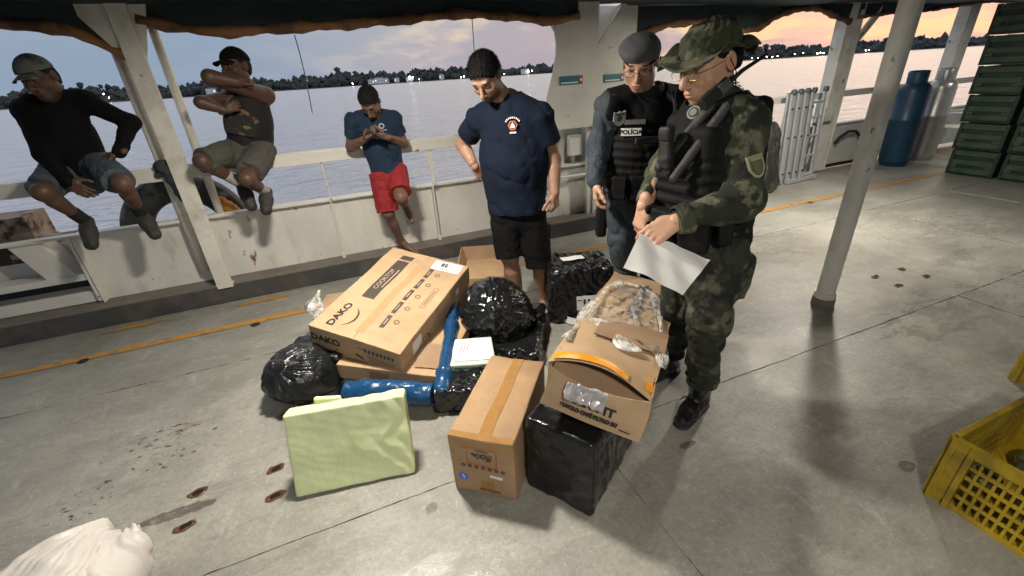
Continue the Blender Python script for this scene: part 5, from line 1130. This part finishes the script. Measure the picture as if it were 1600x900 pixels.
for i in range(9):
    a = rad(150 - 15 * i); patch(F, 'badge_lettering', M2(.046 * math.cos(a), .004 + .040 * math.sin(a)) @ Matrix.Rotation(a - math.pi / 2, 4, 'Z'), rc(.0065, .009), m_wh, .002)
for i in range(5): patch(F, 'badge_lettering', M2(-.016 + .008 * i, -.041), rc(.0055, .010), m_wh, .002)
# ------------------------------------------------------------------ policeman with the grey beret
F = Fig('policeman in slate grey uniform, black vest and grey beret looking down through glasses', dict(neck=at(1008, 142, q=2.36), shR=at(952, 170, q=2.32), shL=at(1056, 162, q=2.46), elR=at(935, 232, q=2.36), wrR=at(931, 284, q=2.24), elL=at(1062, 232, q=2.50), wrL=at(1045, 285, q=2.36),
    hipR=at(972, 305, q=2.34), hipL=at(1012, 305, q=2.42), knR=at(972, 378, q=2.30), knL=at(1012, 385, q=2.42), anR=at(983, 470, q=2.38), anL=at(1020, 470, q=2.52)), (.48, .28, .19), (1.5, 1.95, 0))
J = F.J; F.f = (F.f * .55 - FWD * .75 - RGT * .15).normalized(); F.side = F.up.cross(F.f).normalized(); F.torso(F.S, .14, .10, .13, .14); arms(F, F.S); legs(F, F.S, .08, .055); F.head(at(1001, 100, q=2.28), -FWD * .82 - RGT * .36 - UPZ * .42, tilt=-2, sc=1.0)
F.hand(J['wrR'], V((0, 0, -1)) - FWD * .1, RGT * .9 - FWD * .1, -FWD + RGT * .1, curl=.62, size=1.0); F.hand(J['wrL'], V((0, 0, -1)), -RGT, -FWD, curl=.8)
F.build(2); F.hair(cut=((0, .04, .04), (0, .9, -.5)), g=.003, rough=.003); glasses(F, m_frame)
S = SDF(.006); F.torso(S, .15, .11, .145, .15, g=.016)
for q in 'RL': F.limb(S, J['sh' + q], J['el' + q], .064, .056, .004, k=.04); F.limb(S, J['el' + q], J['wr' + q].lerp(J['el' + q], .04), .056, .044, .004, k=.03, cap=False)
for q in 'RL': S.cut(J['wr' + q] - (J['wr' + q] - J['el' + q]).normalized() * .0, (J['wr' + q] - J['el' + q]), .003) if False else None
S.cone(J['neck'] + F.up * .05, J['neck'] - F.up * .01, .07, .052, op='s', k=.01); F.cloth('shirt', S, m_polgrey, amp=.009, f=9, seed=3)
F.piece('collar', m_polgrey, lambda S: (S.cone(J['neck'] - F.up * .03, J['neck'] + F.up * .025, .078, .064, cap=True), S.cone(J['neck'] - F.up * .06, J['neck'] + F.up * .08, .060, .052, op='s', k=.004), S.cone(J['neck'] + F.f * .06 - F.up * .03, J['neck'] + F.f * .12 + F.up * .04, .025, .04, op='s', k=.01)))
S = SDF(.006); F.torso(S, .158, .118, .15, .155, g=.028, k=.04); 
S.cone(J['neck'] + F.up * .08, J['neck'] - F.up * .055 + F.f * .03, .12, .072, op='s', k=.01); S.cut(F.T(0, 0, -.02), -F.up, .004)
for q, sg in (('R', -1), ('L', 1)): S.cone(J['sh' + q] + F.side * sg * .055 + F.up * .02, F.T(sg * .215, 0, .50), .075, .055, op='s', k=.01)
for x in (-.10, .10): S.cone(F.T(x, .06, .86), F.T(x, -.06, .90), .034, .034, k=.02, flat=F.up, fs=.8)
ve = F.cloth('tactical_vest', S, m_vest, amp=.004, f=10, seed=7, extra=webbing(F))
def pouch(x, y, z, w, d, h, m=m_vest, yaw=0, name='pouch', amp=.003): return F.piece(name, m, lambda S: S.box(F.T(x, y, z), (w / 2, d / 2, h / 2), F.rot(yaw), .008), disp=lambda p: amp * crumple(p, 12, 5, 4), res=.004)
for i, x in enumerate((-.14, -.05, .04, .12)): pouch(x, .165 - .05 * abs(x) * 8 * .3, .16, .075, .05, .12, yaw=-x * 160)
pouch(.075, .165, .52, .07, .045, .14, yaw=-15, name='radio_pouch'); pouch(-.02, .165, .60, .13, .02, .035, m_vest2, name='name_strip')
F.tube('radio_antenna', [F.T(.09, .17, .62), F.T(.10, .155, .86), F.T(.09, .14, 1.0)], .006, m_vest2); F.piece('handcuffs', m_steel, lambda S: (S.cone(F.T(-.0, .205, .20), F.T(-.0, .215, .20), .032, .032, cap=True), S.cone(F.T(-.0, .17, .20), F.T(-.0, .25, .20), .024, .024, op='s', k=.002), S.cone(F.T(.035, .20, .11), F.T(.035, .215, .11), .030, .030, cap=True), S.cone(F.T(.035, .17, .11), F.T(.035, .25, .11), .023, .023, op='s', k=.002)), res=.003)
Mv = stick(F, ve, 986, 206); patch(F, 'name_patch', Mv @ Matrix.Translation((0, 0, .0)), rc(.098, .034), mat('patch_white', (.62, .63, .62), .6, var=.08, vs=60), .008)
text('POLÍCIA', .0285, Mv @ Matrix.Translation((0, -.001, .0085)), m_vest, F.t, font_bold=.0012)
Mv2 = stick(F, ve, 967, 184, 4); patch(F, 'badge', Mv2, [(-.030, .032), (-.010, .028), (0, .034), (.010, .028), (.030, .032), (.030, -.012), (.018, -.030), (0, -.038), (-.018, -.030), (-.030, -.012)], m_pat, .009); patch(F, 'badge_mark', Mv2, circ(.014, 12), m_patd, .0105); patch(F, 'badge_mark', Mv2 @ Matrix.Translation((0, .020, 0)), rc(.042, .008), m_patd, .0105)
Mv3 = stick(F, ve, 992, 191); patch(F, 'name_strip', Mv3, rc(.10, .022), mat('strip_grey', (.09, .09, .09), .6, var=.4, vs=120), .010)
F.piece('belt', m_vest, lambda S: (S.cone(F.T(0, 0, .03), F.T(0, 0, -.07), .172, .175, flat=F.f, fs=.78, cap=True)), res=.006)
S = SDF(.006); S.cone(F.T(0, 0, .0), F.T(0, 0, -.12), .158, .16, k=.04, flat=F.f, fs=.72)
for q in 'RL': F.limb(S, J['hip' + q], J['kn' + q], .105, .078, k=.04); F.limb(S, J['kn' + q], J['an' + q], .078, .064, k=.03)
F.cloth('trousers', S, m_polgrey, amp=.010, f=9, seed=12)
F.piece('holster', m_vest, lambda S: S.box(F.T(-.19, .02, -.22), (.03, .05, .10), F.rot(10), .02)); 
for q in 'RL': F.piece('boot', m_boot, lambda S: (S.cone(J['an' + q], J['an' + q] - V((0, 0, .20)), .058, .05, k=.03), S.cone(J['an' + q] - V((0, 0, .22)), J['an' + q] - V((0, 0, .24)) + F.f * .16, .05, .04, k=.03)), res=.007)
P = F.HP; A = np.array(Matrix((F.hr, F.hf, F.hu)).transposed())
def beret(S): S.ell(P(0, -.015, .052), (.086, .106, .070), A); S.ell(P(.018, .018, .080), (.080, .090, .040), A, .04); S.cut(P(0, .05, .040), -(F.hu * .93 - F.hf * .0 ) + F.hf * .10, .006)
F.piece('beret', m_beret, beret, disp=lambda p: .003 * fbm(p * 18, 3)); F.piece('beret_band', m_vest, lambda S: (S.cone(P(0, -.014, .034), P(0, -.012, .048), .084, .086, flat=F.hf, fs=1.18, cap=True), S.cone(P(0, -.014, .0), P(0, -.012, .1), .078, .078, flat=F.hf, fs=1.2, op='s', k=.003)), res=.003)
# ------------------------------------------------------------------ soldier-like policeman in camouflage holding the paper
F = Fig('policeman in camouflage uniform, bush hat and black vest reading the paper he holds', dict(neck=at(1118, 152, q=1.62), shL=at(1160, 196, q=1.50), shR=at(1092, 186, q=1.80), elL=at(1160, 312, q=1.42), wrL=at(1056, 346, q=1.38), elR=at(1032, 268, q=1.80), wrR=at(1006, 322, q=1.62),
    hipL=at(1118, 372, q=1.52), hipR=at(1080, 360, q=1.68), knL=at(1106, 500, q=1.48), anL=at(1093, 614, z=.105), knR=at(1062, 480, q=1.72), anR=at(1046, 560, z=.105)), (.56, .33, .22), (1.32, 1.25, 0))
J = F.J; F.f = (-RGT * .88 - FWD * .42).normalized(); F.side = F.up.cross(F.f).normalized(); F.f = F.side.cross(F.up).normalized(); F.torso(F.S, .14, .10, .13, .14); arms(F, F.S, rw=.027); legs(F, F.S, .08, .055)
F.head(at(1108, 101, q=1.60), -RGT * .86 - FWD * .36 - UPZ * .30, tilt=0, sc=1.03)
F.hand(J['wrL'] + V((0, 0, .0)), -RGT * .85 - UPZ * .42 - FWD * .12, FWD * .55 - UPZ * .75, FWD * .6 + UPZ * .3 - RGT * .2, size=1.02, curls=(.75, .62, .58, .62), thumb=(.75, .35, .45))
F.hand(J['wrR'], -UPZ - RGT * .12 - FWD * .05, RGT * .75 + FWD * .3, -FWD * .9 + RGT * .2, size=.98, curls=(.35, .45, .55, .65))
F.build(3); F.hair(cut=((0, .03, .03), (0, .85, -.55)), g=.004, rough=.004, low=-.03); glasses(F, m_gold, .0009)
S = SDF(.0055); F.torso(S, .15, .115, .145, .155, g=.014)
F.limb(S, J['shL'] + V((0, 0, .005)), J['elL'], .078, .064, k=.04); F.limb(S, J['elL'], J['wrL'], .064, .044, k=.03, cap=False); F.limb(S, J['elL'], J['elL'].lerp(J['wrL'], .3), .068, .058, k=.03)
F.limb(S, J['shR'], J['elR'], .07, .056, k=.04); F.limb(S, J['elR'], J['wrR'].lerp(J['elR'], .12), .055, .040, k=.03)
for q in 'LR': dd = (J['wr' + q] - J['el' + q]).normalized(); e_ = J['wr' + q] - dd * (.0 if q == 'L' else .03); S.cone(e_ + dd * .004, e_ + dd * .10, .07, .07, op='s', k=.004, cap=True)
S.cone(J['neck'] + F.up * .05, J['neck'] - F.up * .01, .07, .052, op='s', k=.01); ja = F.cloth('jacket', S, m_camo, amp=.0085, f=8, seed=13)
F.piece('cuff', m_camo, lambda S: (S.cone(J['wrL'], J['wrL'] - (J['wrL'] - J['elL']).normalized() * .045, .050, .056, cap=True), S.cone(J['wrL'] + (J['wrL'] - J['elL']).normalized() * .05, J['wrL'] - (J['wrL'] - J['elL']).normalized() * .06, .041, .044, op='s', k=.003)), disp=lambda p: .003 * fbm(p * 25))
F.piece('collar', m_camo, lambda S: (S.cone(J['neck'] - F.up * .03, J['neck'] + F.up * .030, .080, .066, cap=True), S.cone(J['neck'] - F.up * .06, J['neck'] + F.up * .08, .062, .053, op='s', k=.004)), disp=lambda p: .003 * fbm(p * 20))
S = SDF(.0055); F.torso(S, .155, .120, .152, .158, g=.026, k=.04); S.box(F.T(0, .10, .50), (.125, .05, .17), F.rot(), .03, .03)
S.cone(J['neck'] + F.up * .08, J['neck'] - F.up * .05 + F.f * .02, .12, .072, op='s', k=.01); S.cut(F.T(0, 0, -.02), -F.up, .004)
for q, sg in (('R', -1), ('L', 1)): S.cone(J['sh' + q] + F.side * sg * .050 + F.up * .02, F.T(sg * .215, .0, .50), .088, .062, op='s', k=.01)
for x in (-.10, .11): S.cone(F.T(x, .07, .86), F.T(x, -.10, .93), .036, .036, k=.02, flat=F.up, fs=.8)
ve = F.cloth('tactical_vest', S, m_vest, amp=.004, f=10, seed=17, extra=webbing(F))
F.piece('back_panel', m_vest, lambda S: S.box(F.T(0, -.13, .60), (.12, .035, .19), F.rot(), .03), disp=lambda p: .006 * crumple(p, 9, 3, 4))
pouch(.11, .175, .15, .10, .06, .15, yaw=-30); pouch(.0, .205, .14, .10, .05, .14); pouch(-.11, .18, .15, .09, .05, .13, yaw=25); pouch(.16, .10, .20, .05, .09, .14, yaw=-60)
pouch(-.03, .185, .66, .05, .03, .10, m_vest2, name='buckle'); pouch(-.03, .19, .80, .05, .03, .05, m_vest2, name='buckle')
for a, b in (((-.06, .19, .56), (.07, .10, .96)), ((.02, .20, .50), (.12, .09, .95))): F.piece('strap', m_vest2, lambda S: S.cone(F.T(*a), F.T(*b), .018, .018, flat=F.f, fs=.5), disp=lambda p: .002 * fbm(p * 30))
F.piece('zip_pull', m_steel, lambda S: S.cone(F.T(-.05, .245, .13), F.T(-.05, .245, .05), .005, .004), res=.002)
r0, r1 = at(1098, 166, q=1.42), at(1138, 128, q=1.46); rd_ = (r1 - r0).normalized()
F.piece('shoulder_radio', m_vest2, lambda S: (S.cone(r0, r1, .020, .020, flat=FWD, fs=.62, cap=True), S.cone(r1, r1 + rd_ * .018, .009, .009)), res=.003); F.piece('radio_top', mat('radio_grey', (.07, .075, .078), .4), lambda S: S.cone(r0.lerp(r1, .62) - FWD * .010, r1 - FWD * .008, .017, .017, flat=FWD, fs=.5, cap=True), res=.003)
F.tube('radio_antenna', [at(1138, 130, q=1.50), at(1160, 110, q=1.54), at(1198, 85, q=1.58)], [.008, .007, .0055], m_vest2); F.tube('coiled_cord', [at(1133 + 6 * math.sin(i * 1.5) + i * .9, 108 + i * 1.2 + 3 * math.cos(i * 1.5), q=1.56) for i in range(28)], .0022, m_vest2, 6)
Mp = stick(F, ve, 1085, 177, 0, .002); patch(F, 'badge', Mp, circ(.023, 24), m_pat, .007); patch(F, 'badge_mark', Mp, circ(.017, 24), m_patd, .0085); patch(F, 'badge_mark', Mp, circ(.012, 16), m_pat, .0095)
Mp = stick(F, ja, 1181, 260, 14, .0, -(J['elL'] - J['shL'])); shd = [(-.026, .036), (.026, .036), (.026, -.008), (.014, -.032), (0, -.038), (-.014, -.032), (-.026, -.008)]
patch(F, 'sleeve_patch', Mp, shd, m_patg, .006); patch(F, 'patch_mark', Mp, [(x * .78, y * .80) for x, y in shd], m_patd, .0075); patch(F, 'patch_mark', Mp, [(x * .55, y * .55 - .004) for x, y in shd], mat('patch_green', (.10, .10, .04), .7), .0085); patch(F, 'patch_mark', Mp @ Matrix.Translation((0, .023, 0)), rc(.036, .009), m_patg, .0090)
F.piece('belt', m_vest, lambda S: (S.cone(F.T(0, 0, .03), F.T(0, 0, -.05), .178, .178, flat=F.f, fs=.80, cap=True)), res=.006)
S = SDF(.0055); S.cone(F.T(0, 0, .04), F.T(0, 0, -.16), .165, .172, k=.05, flat=F.f, fs=.80)
for q in 'RL': F.limb(S, J['hip' + q], J['kn' + q], .112, .084, k=.04); F.limb(S, J['kn' + q], J['kn' + q].lerp(J['an' + q], .72), .082, .078, k=.04); S.ell(J['kn' + q].lerp(J['an' + q], .78), (.086, .086, .05), None, .03)
S.box(J['hipL'].lerp(J['knL'], .45) + RGT * .08, (.035, .07, .10), None, .02, .02)
def blouse(p): return .010 * np.exp(-((p[:, 2] - .32) / .05) ** 2) * np.sin(p[:, 0] * 90) * np.cos(p[:, 1] * 80)
F.cloth('trousers', S, m_camod, amp=.015, f=8, seed=21, extra=blouse)
for q in 'LR':
    a = V(J['an' + q]); a.z = .105; top = J['kn' + q].lerp(J['an' + q], .75); fd = (F.f * .9 - FWD * (.35 if q == 'L' else 0)).normalized()
    def boot(S):
        S.cone(top, a, .060, .050, k=.03); S.cone(a - V((0, 0, .045)), a + fd * .10 - V((0, 0, .050)), .046, .046, k=.03); S.cone(a + fd * .08 - V((0, 0, .055)), a + fd * .165 - V((0, 0, .062)), .046, .038, k=.02, flat=UPZ, fs=.85); S.cone(a - fd * .03 - V((0, 0, .05)), a - V((0, 0, .05)), .042, .045, k=.02)
        for z in range(5): c_ = a.lerp(top, z / 5) + fd * .045; S.cone(c_ - F.side * .02, c_ + F.side * .02, .007, .007, k=.006)
        S.cut((0, 0, .012), (0, 0, -1), .004)
    bo = F.piece('boot', m_boot, boot, disp=lambda p: .0018 * crumple(p, 22, 3, 4), res=.004)
    a2 = V((a.x, a.y, .014)); F.piece('boot_sole', m_black, lambda S: (S.cone(a2 - fd * .035, a2 + fd * .16, .047, .042, k=.02, flat=UPZ, fs=.3), S.cut((0, 0, .002), (0, 0, -1), .002)), res=.004, parent=bo)
P = F.HP; A = np.array(Matrix((F.hr, F.hf, F.hu)).transposed())
def hat(S): S.ell(P(0, -.012, .056), (.084, .102, .076), A, .02); S.cone(P(0, -.012, .040), P(0, -.01, .098), .085, .075, flat=F.hf, fs=1.14, cap=True, k=.02); S.cut(P(0, 0, .040), -F.hu, .004)
def hatd(p):
    return .0045 * crumple(p, 14, 8, 5) + .003 * fbm(p * 30)
F.piece('hat_crown', m_camo, hat, disp=hatd, res=.004)
b = MB(); nn = 72; rings = []
for k in range(7):
    row = []
    for i in range(nn):
        a = 2 * math.pi * i / nn; fr = k / 6; ca, sa = math.cos(a), math.sin(a); r_ = .0885 + .046 * fr * (1 + .55 * max(0, ca))
        droop = .004 * fr - .020 * fr * max(0, ca) ** 2 + .010 * fr * abs(sa) + .016 * (1 - fr) * 0 - .062 * fr * fr * max(0, -math.cos(a - .25)) ** 1.5 + .012 * fr * fr * max(0, ca) ** 4 + .012 * fr * math.sin(a * 5 + 1) + .006 * fr * math.sin(a * 9)
        row.append(b.b.verts.new(P(sa * r_ * .98, -.012 + ca * r_ * 1.13, .046 + droop) - F.o))
    rings.append(row)
for r0_, r1_ in zip(rings, rings[1:]):
    for i in range(nn): b.b.faces.new((r0_[i], r0_[(i + 1) % nn], r1_[(i + 1) % nn], r1_[i]))
b.b.normal_update(); bmesh.ops.solidify(b.b, geom=b.b.faces[:], thickness=.003); b.done('hat_brim', m_camo, F.t, True)
F.tube('chin_cord', [P(-.078, .0, .03), P(-.084, -.02, -.03), P(-.07, -.03, -.08), P(-.055, -.05, -.11)], .002, m_vest2, 6)
# the papers
def paper(words, Q, loc, m, seed=1, lines=False):
    b = MB(); n = 16; V_ = []
    for j in range(n + 1):
        V_.append([b.b.verts.new(Q[0].lerp(Q[1], i / n).lerp(Q[3].lerp(Q[2], i / n), j / n) - loc) for i in range(n + 1)])
    for j in range(n):
        for i in range(n): b.b.faces.new((V_[j][i], V_[j][i + 1], V_[j + 1][i + 1], V_[j + 1][i]))
    b.b.normal_update(); o = b.done('paper_sheet', m, None, True, loc); displace(o, lambda p: .006 * crumple(p, 5, seed, 4, .3) + .006 * noise(p * 9, seed)); return tag(o, words, 'paper')
m_paper = mat('paper', (.82, .82, .80), .6, var=.03, sub=.1)
Qc = [at(1000, 364, q=1.365), at(1112, 404, q=1.36), at(1066, 462, q=1.14), at(976, 416, q=1.17)]
paper('creased white sheet of paper held by the camouflaged policeman', Qc, Qc[0], m_paper, 3)
# ------------------------------------------------------------------ young man with red shorts and phone
F = Fig('young man in blue T-shirt and red shorts leaning on the rail, looking at his phone', dict(neck=at(584, 178, Y=3.86), shR=at(551, 190, Y=3.87), shL=at(616, 187, Y=3.87), elR=at(548, 229, Y=3.90), wrR=at(570, 217, Y=3.68), elL=at(631, 224, Y=3.90), wrL=at(603, 214, Y=3.68),
    hipR=at(594, 270, Y=3.86), hipL=at(618, 266, Y=3.86), knR=at(606, 332, Y=3.80), anR=at(628, 378, Y=3.99), knL=at(627, 308, Y=3.64), anL=at(634, 322, Y=3.93)), (.15, .08, .054), at(632, 386, Y=3.98), res=.006)
J = F.J; F.torso(F.S, .125, .09, .115, .12, k=.04); arms(F, F.S, .045, .037, .026); legs(F, F.S, .075, .052, .046, .030); F.head(at(578, 160, Y=3.74), -FWD * .66 - UPZ * .75 - RGT * .05, sc=.95, buzz=True)
foot(F.S, J['anR'] , J['anR'] + V((.10, -.14, -.08)), .030); foot(F.S, J['anL'], J['anL'] + V((.02, -.10, -.12)), .030)
F.hand(J['wrR'], RGT * .8 + UPZ * .25 - FWD * .25, UPZ * .3 - FWD * .1 + RGT * .4, UPZ * .5 - FWD * .6, curl=.9, size=.95); F.hand(J['wrL'], -RGT * .8 + UPZ * .2 - FWD * .3, UPZ * .3 - RGT * .4, UPZ * .5 - FWD * .6, curl=.9, size=.95)
F.build(4); F.hair(cut=((0, .068, .060), (0, .80, -.60)), g=.005, rough=.004, low=.02); F.strands(1400, .012, .045, .008)
S = SDF(.006); F.torso(S, .135, .10, .13, .128, g=.010, k=.05)
for q in 'RL': F.limb(S, J['sh' + q], J['sh' + q].lerp(J['el' + q], .62), .062, .060, .0, k=.035, cap=True)
S.cut(F.T(0, 0, -.04), -F.up, .004); S.cone(J['neck'] + F.up * .06, J['neck'] - F.up * .0, .07, .055, op='s', k=.01); sh = F.cloth('shirt', S, m_navy2, amp=.007, f=8, seed=5)
Mb = stick(F, sh, 596, 197); patch(F, 'badge', Mb, circ(.022, 16), mat('badge_grey', (.35, .34, .32), .6), .003); patch(F, 'badge_mark', Mb, circ(.012, 12), m_navy2, .0045); patch(F, 'badge_lettering', Mb @ Matrix.Translation((.012, -.032, 0)), rc(.05, .006), m_pat, .003)
S = SDF(.006); S.cone(F.T(0, 0, .04), F.T(0, 0, -.10), .135, .14, k=.03, flat=F.f, fs=.78); S.cone(J['hipR'], J['hipR'].lerp(J['knR'], .98), .105, .095, k=.03, cap=True); S.cone(J['hipL'], J['hipL'].lerp(J['knL'], .84), .105, .095, k=.03, cap=True)
F.cloth('shorts', S, m_red, amp=.007, f=8, seed=6)
t = thing('mobile_phone', 'mobile phone held in both hands by the young man in red shorts', 'phone', tuple(at(586, 208, Y=3.60))); box('phone_body', (0, 0, 0), (.075, .15, .009), m_black, t, rot=(rad(35), 0, rad(80)), bev=.003)
# ------------------------------------------------------------------ man in the cap on the rail, far left
F = Fig('man in grey cap, black long sleeves and denim shorts sitting on the rail', dict(neck=at(68, 152, Y=3.96), shR=at(42, 176, Y=3.98), shL=at(132, 158, Y=4.0), elR=at(66, 238, Y=3.85), wrR=at(106, 284, Y=3.70), elL=at(204, 192, Y=4.0), wrL=at(186, 238, Y=3.84),
    hipR=at(100, 264, Y=4.0), hipL=at(150, 256, Y=4.0), knR=at(66, 300, Y=3.66), anR=at(126, 340, Y=3.84), knL=at(192, 288, Y=3.62), anL=at(218, 330, Y=3.82)), (.095, .050, .034), (-1.55, 3.98, .62), res=.0065)
J = F.J; F.torso(F.S, .15, .11, .14, .14); arms(F, F.S, .045, .038, .027); legs(F, F.S, .078, .054, .050, .034); F.head(at(63, 124, Y=3.86), -FWD * .92 + RGT * .12 - UPZ * .22, tilt=8, sc=1.04, beard=.4)
F.hand(J['wrR'], RGT * .7 - UPZ * .7, -FWD * -.6 - UPZ * .2, UPZ * .5 + RGT * .5, curl=.5); F.hand(J['wrL'], -RGT * .9 - UPZ * .15 - FWD * .1, -UPZ + FWD * .2, FWD * -.8, curl=.35)
F.build(5); F.hair(g=.004, rough=.003)
S = SDF(.0065); F.torso(S, .16, .12, .155, .158, g=.012); S.cut(F.T(0, 0, -.10), -F.up, .004)
for q in 'RL': F.limb(S, J['sh' + q], J['el' + q], .062, .052, .0, k=.035); F.limb(S, J['el' + q], J['wr' + q], .060, .042, .0, k=.03)
S.cone(J['neck'] + F.up * .06, J['neck'] - F.up * .0, .07, .055, op='s', k=.01); F.cloth('shirt', S, m_blk, amp=.008, f=7, seed=5)
S = SDF(.0065); S.cone(F.T(0, 0, .06), F.T(0, 0, -.10), .155, .16, k=.03, flat=F.f, fs=.8)
for q, kk in (('R', .9), ('L', .86)): S.cone(J['hip' + q], J['hip' + q].lerp(J['kn' + q], kk), .112, .092, k=.03, cap=True)
F.cloth('shorts', S, m_denim, amp=.008, f=8, seed=9)
def shod(F, tips, m, up, k0):
    J = F.J
    for q, tp in zip('RL', tips):
        d = (J['an' + q] - J['kn' + q]).normalized(); a = J['an' + q] + d * k0; F.piece('sock', m, lambda S: S.cone(J['an' + q] - d * up, J['an' + q] + d * .02, .042, .041, k=.01))
        s_ = F.piece('shoe', m_shoe, lambda S: (S.cone(a, a.lerp(tp, .5), .044, .047, k=.03), S.cone(a.lerp(tp, .4), tp, .047, .040, k=.02)), disp=lambda p: .002 * crumple(p, 20, 3, 3))
shod(F, (at(143, 382, Y=3.74), at(242, 366, Y=3.72)), m_sock, .06, .05)
def cap(F, m, mv=None, brim=True, back=False):
    P = F.HP; A = np.array(Matrix((F.hr, F.hf, F.hu)).transposed()); w = lambda v: F.hr * v[0] + F.hf * v[1] + F.hu * v[2]
    F.piece('cap', m, lambda S: (S.ell(P(0, -.012, .044), (.086 * F.hs, .105 * F.hs, .092 * F.hs), A), S.cut(P(0, 0, .046), -F.hu + F.hf * .05, .004)), disp=lambda p: .002 * fbm(p * 22))
    s_ = -1 if back else 1; b = MB(); rows = []
    for k in range(5):
        rows.append([b.b.verts.new(P(.074 * math.sin(a), s_ * (.055 + .045 * math.cos(a) * 1. + .068 * k / 4 * math.cos(a * .8)) - .008, .052 - .018 * k / 4 - .022 * abs(math.sin(a)) ** 2) - F.o) for a in [rad(-78 + 156 * i / 16) for i in range(17)]])
    for r0_, r1_ in zip(rows, rows[1:]):
        for i in range(16): b.b.faces.new((r0_[i], r0_[i + 1], r1_[i + 1], r1_[i]))
    b.b.normal_update(); bmesh.ops.solidify(b.b, geom=b.b.faces[:], thickness=.004); b.done('cap_brim', mv or m, F.t, True)
cap(F, mat('grey_camo_cap', (.12, .125, .12), .85, c2=(.05, .055, .05), c2s=14, c2t=(.5, .56)))
# ------------------------------------------------------------------ man in the tank top on the rail
F = Fig('man in dark cap, tank top and olive shorts on the rail, arms crossed high', dict(neck=at(386, 138, Y=4.04), shR=at(362, 152, Y=4.0), shL=at(416, 150, Y=4.04), elR=at(314, 160, Y=3.82), wrR=at(352, 172, Y=3.84), elL=at(327, 120, Y=3.76), wrL=at(372, 128, Y=3.80),
    hipR=at(374, 236, Y=4.04), hipL=at(410, 234, Y=4.04), knR=at(316, 252, Y=3.74), anR=at(372, 284, Y=3.86), knL=at(386, 280, Y=3.64), anL=at(413, 298, Y=3.84)), (.078, .041, .028), (-.53, 4.0, .66), res=.0065)
J = F.J; F.torso(F.S, .14, .10, .14, .13); legs(F, F.S, .080, .054, .050, .034)
F.limb(F.S, J['shR'], J['elR'], .050, .040); F.limb(F.S, J['elR'], J['wrR'], .041, .028, bulge=.003); F.limb(F.S, J['shL'], J['shL'].lerp(J['elL'], .99), .060, .046); F.limb(F.S, J['elL'], J['wrL'], .047, .034)
F.head(at(369, 106, Y=3.93), -FWD * .86 - RGT * .30 + UPZ * .02, tilt=3, sc=1.0, beard=.35)
F.hand(J['wrR'], RGT * .9 + UPZ * .3 + FWD * .3, FWD, UPZ, curl=1.2, size=.9); F.hand(J['wrL'], RGT * .7 + FWD * .7, FWD * .6 - UPZ * .4, UPZ, curl=1.2, size=.9)
F.build(6); F.hair(g=.003, rough=.003)
S = SDF(.0065); S.cone(F.T(0, 0, .78), F.T(0, 0, .42), .152, .155, k=.05, flat=F.f, fs=.74); S.cone(F.T(0, .01, .42), F.T(0, 0, .0), .160, .158, k=.05, flat=F.f, fs=.78)
for x in (-.09, .09): S.cone(F.T(x, .05, .82), F.T(x, -.03, .96), .034, .03, k=.03)
S.cut(F.T(0, 0, -.03), -F.up, .004); m_tank = mat('printed_tank', (.012, .010, .012), .8, var=.2, c2=(.16, .075, .035), c2s=16, c2t=(.56, .62), c3=(.14, .12, .03), c3s=22, c3t=(.62, .66)); m_tankp = mat('tank_top', (.006, .005, .006), .8, var=.2)
tk = F.cloth('tank_top', S, m_tankp, amp=.007, f=7, seed=5); Mt = stick(F, tk, 378, 190, -14)
S = SDF(.0065)
patch(F, 'shirt_print', Mt, [(-.11, -.09), (.08, -.10), (.11, .02), (.05, .08), (-.06, .10), (-.11, .04)], m_tank, .002)
S = SDF(.0065); S.cone(F.T(0, 0, .06), F.T(0, 0, -.08), .155, .16, k=.03, flat=F.f, fs=.8); S.cone(J['hipR'], J['hipR'].lerp(J['knR'], .98), .115, .088, k=.03, cap=True); S.cone(J['hipL'], J['hipL'].lerp(J['knL'], .84), .112, .095, k=.03, cap=True)
F.cloth('shorts', S, m_olive, amp=.008, f=8, seed=9)
shod(F, (at(393, 322, Y=3.78), at(416, 328, Y=3.72)), m_sockw, .085, .03)
cap(F, m_blk)
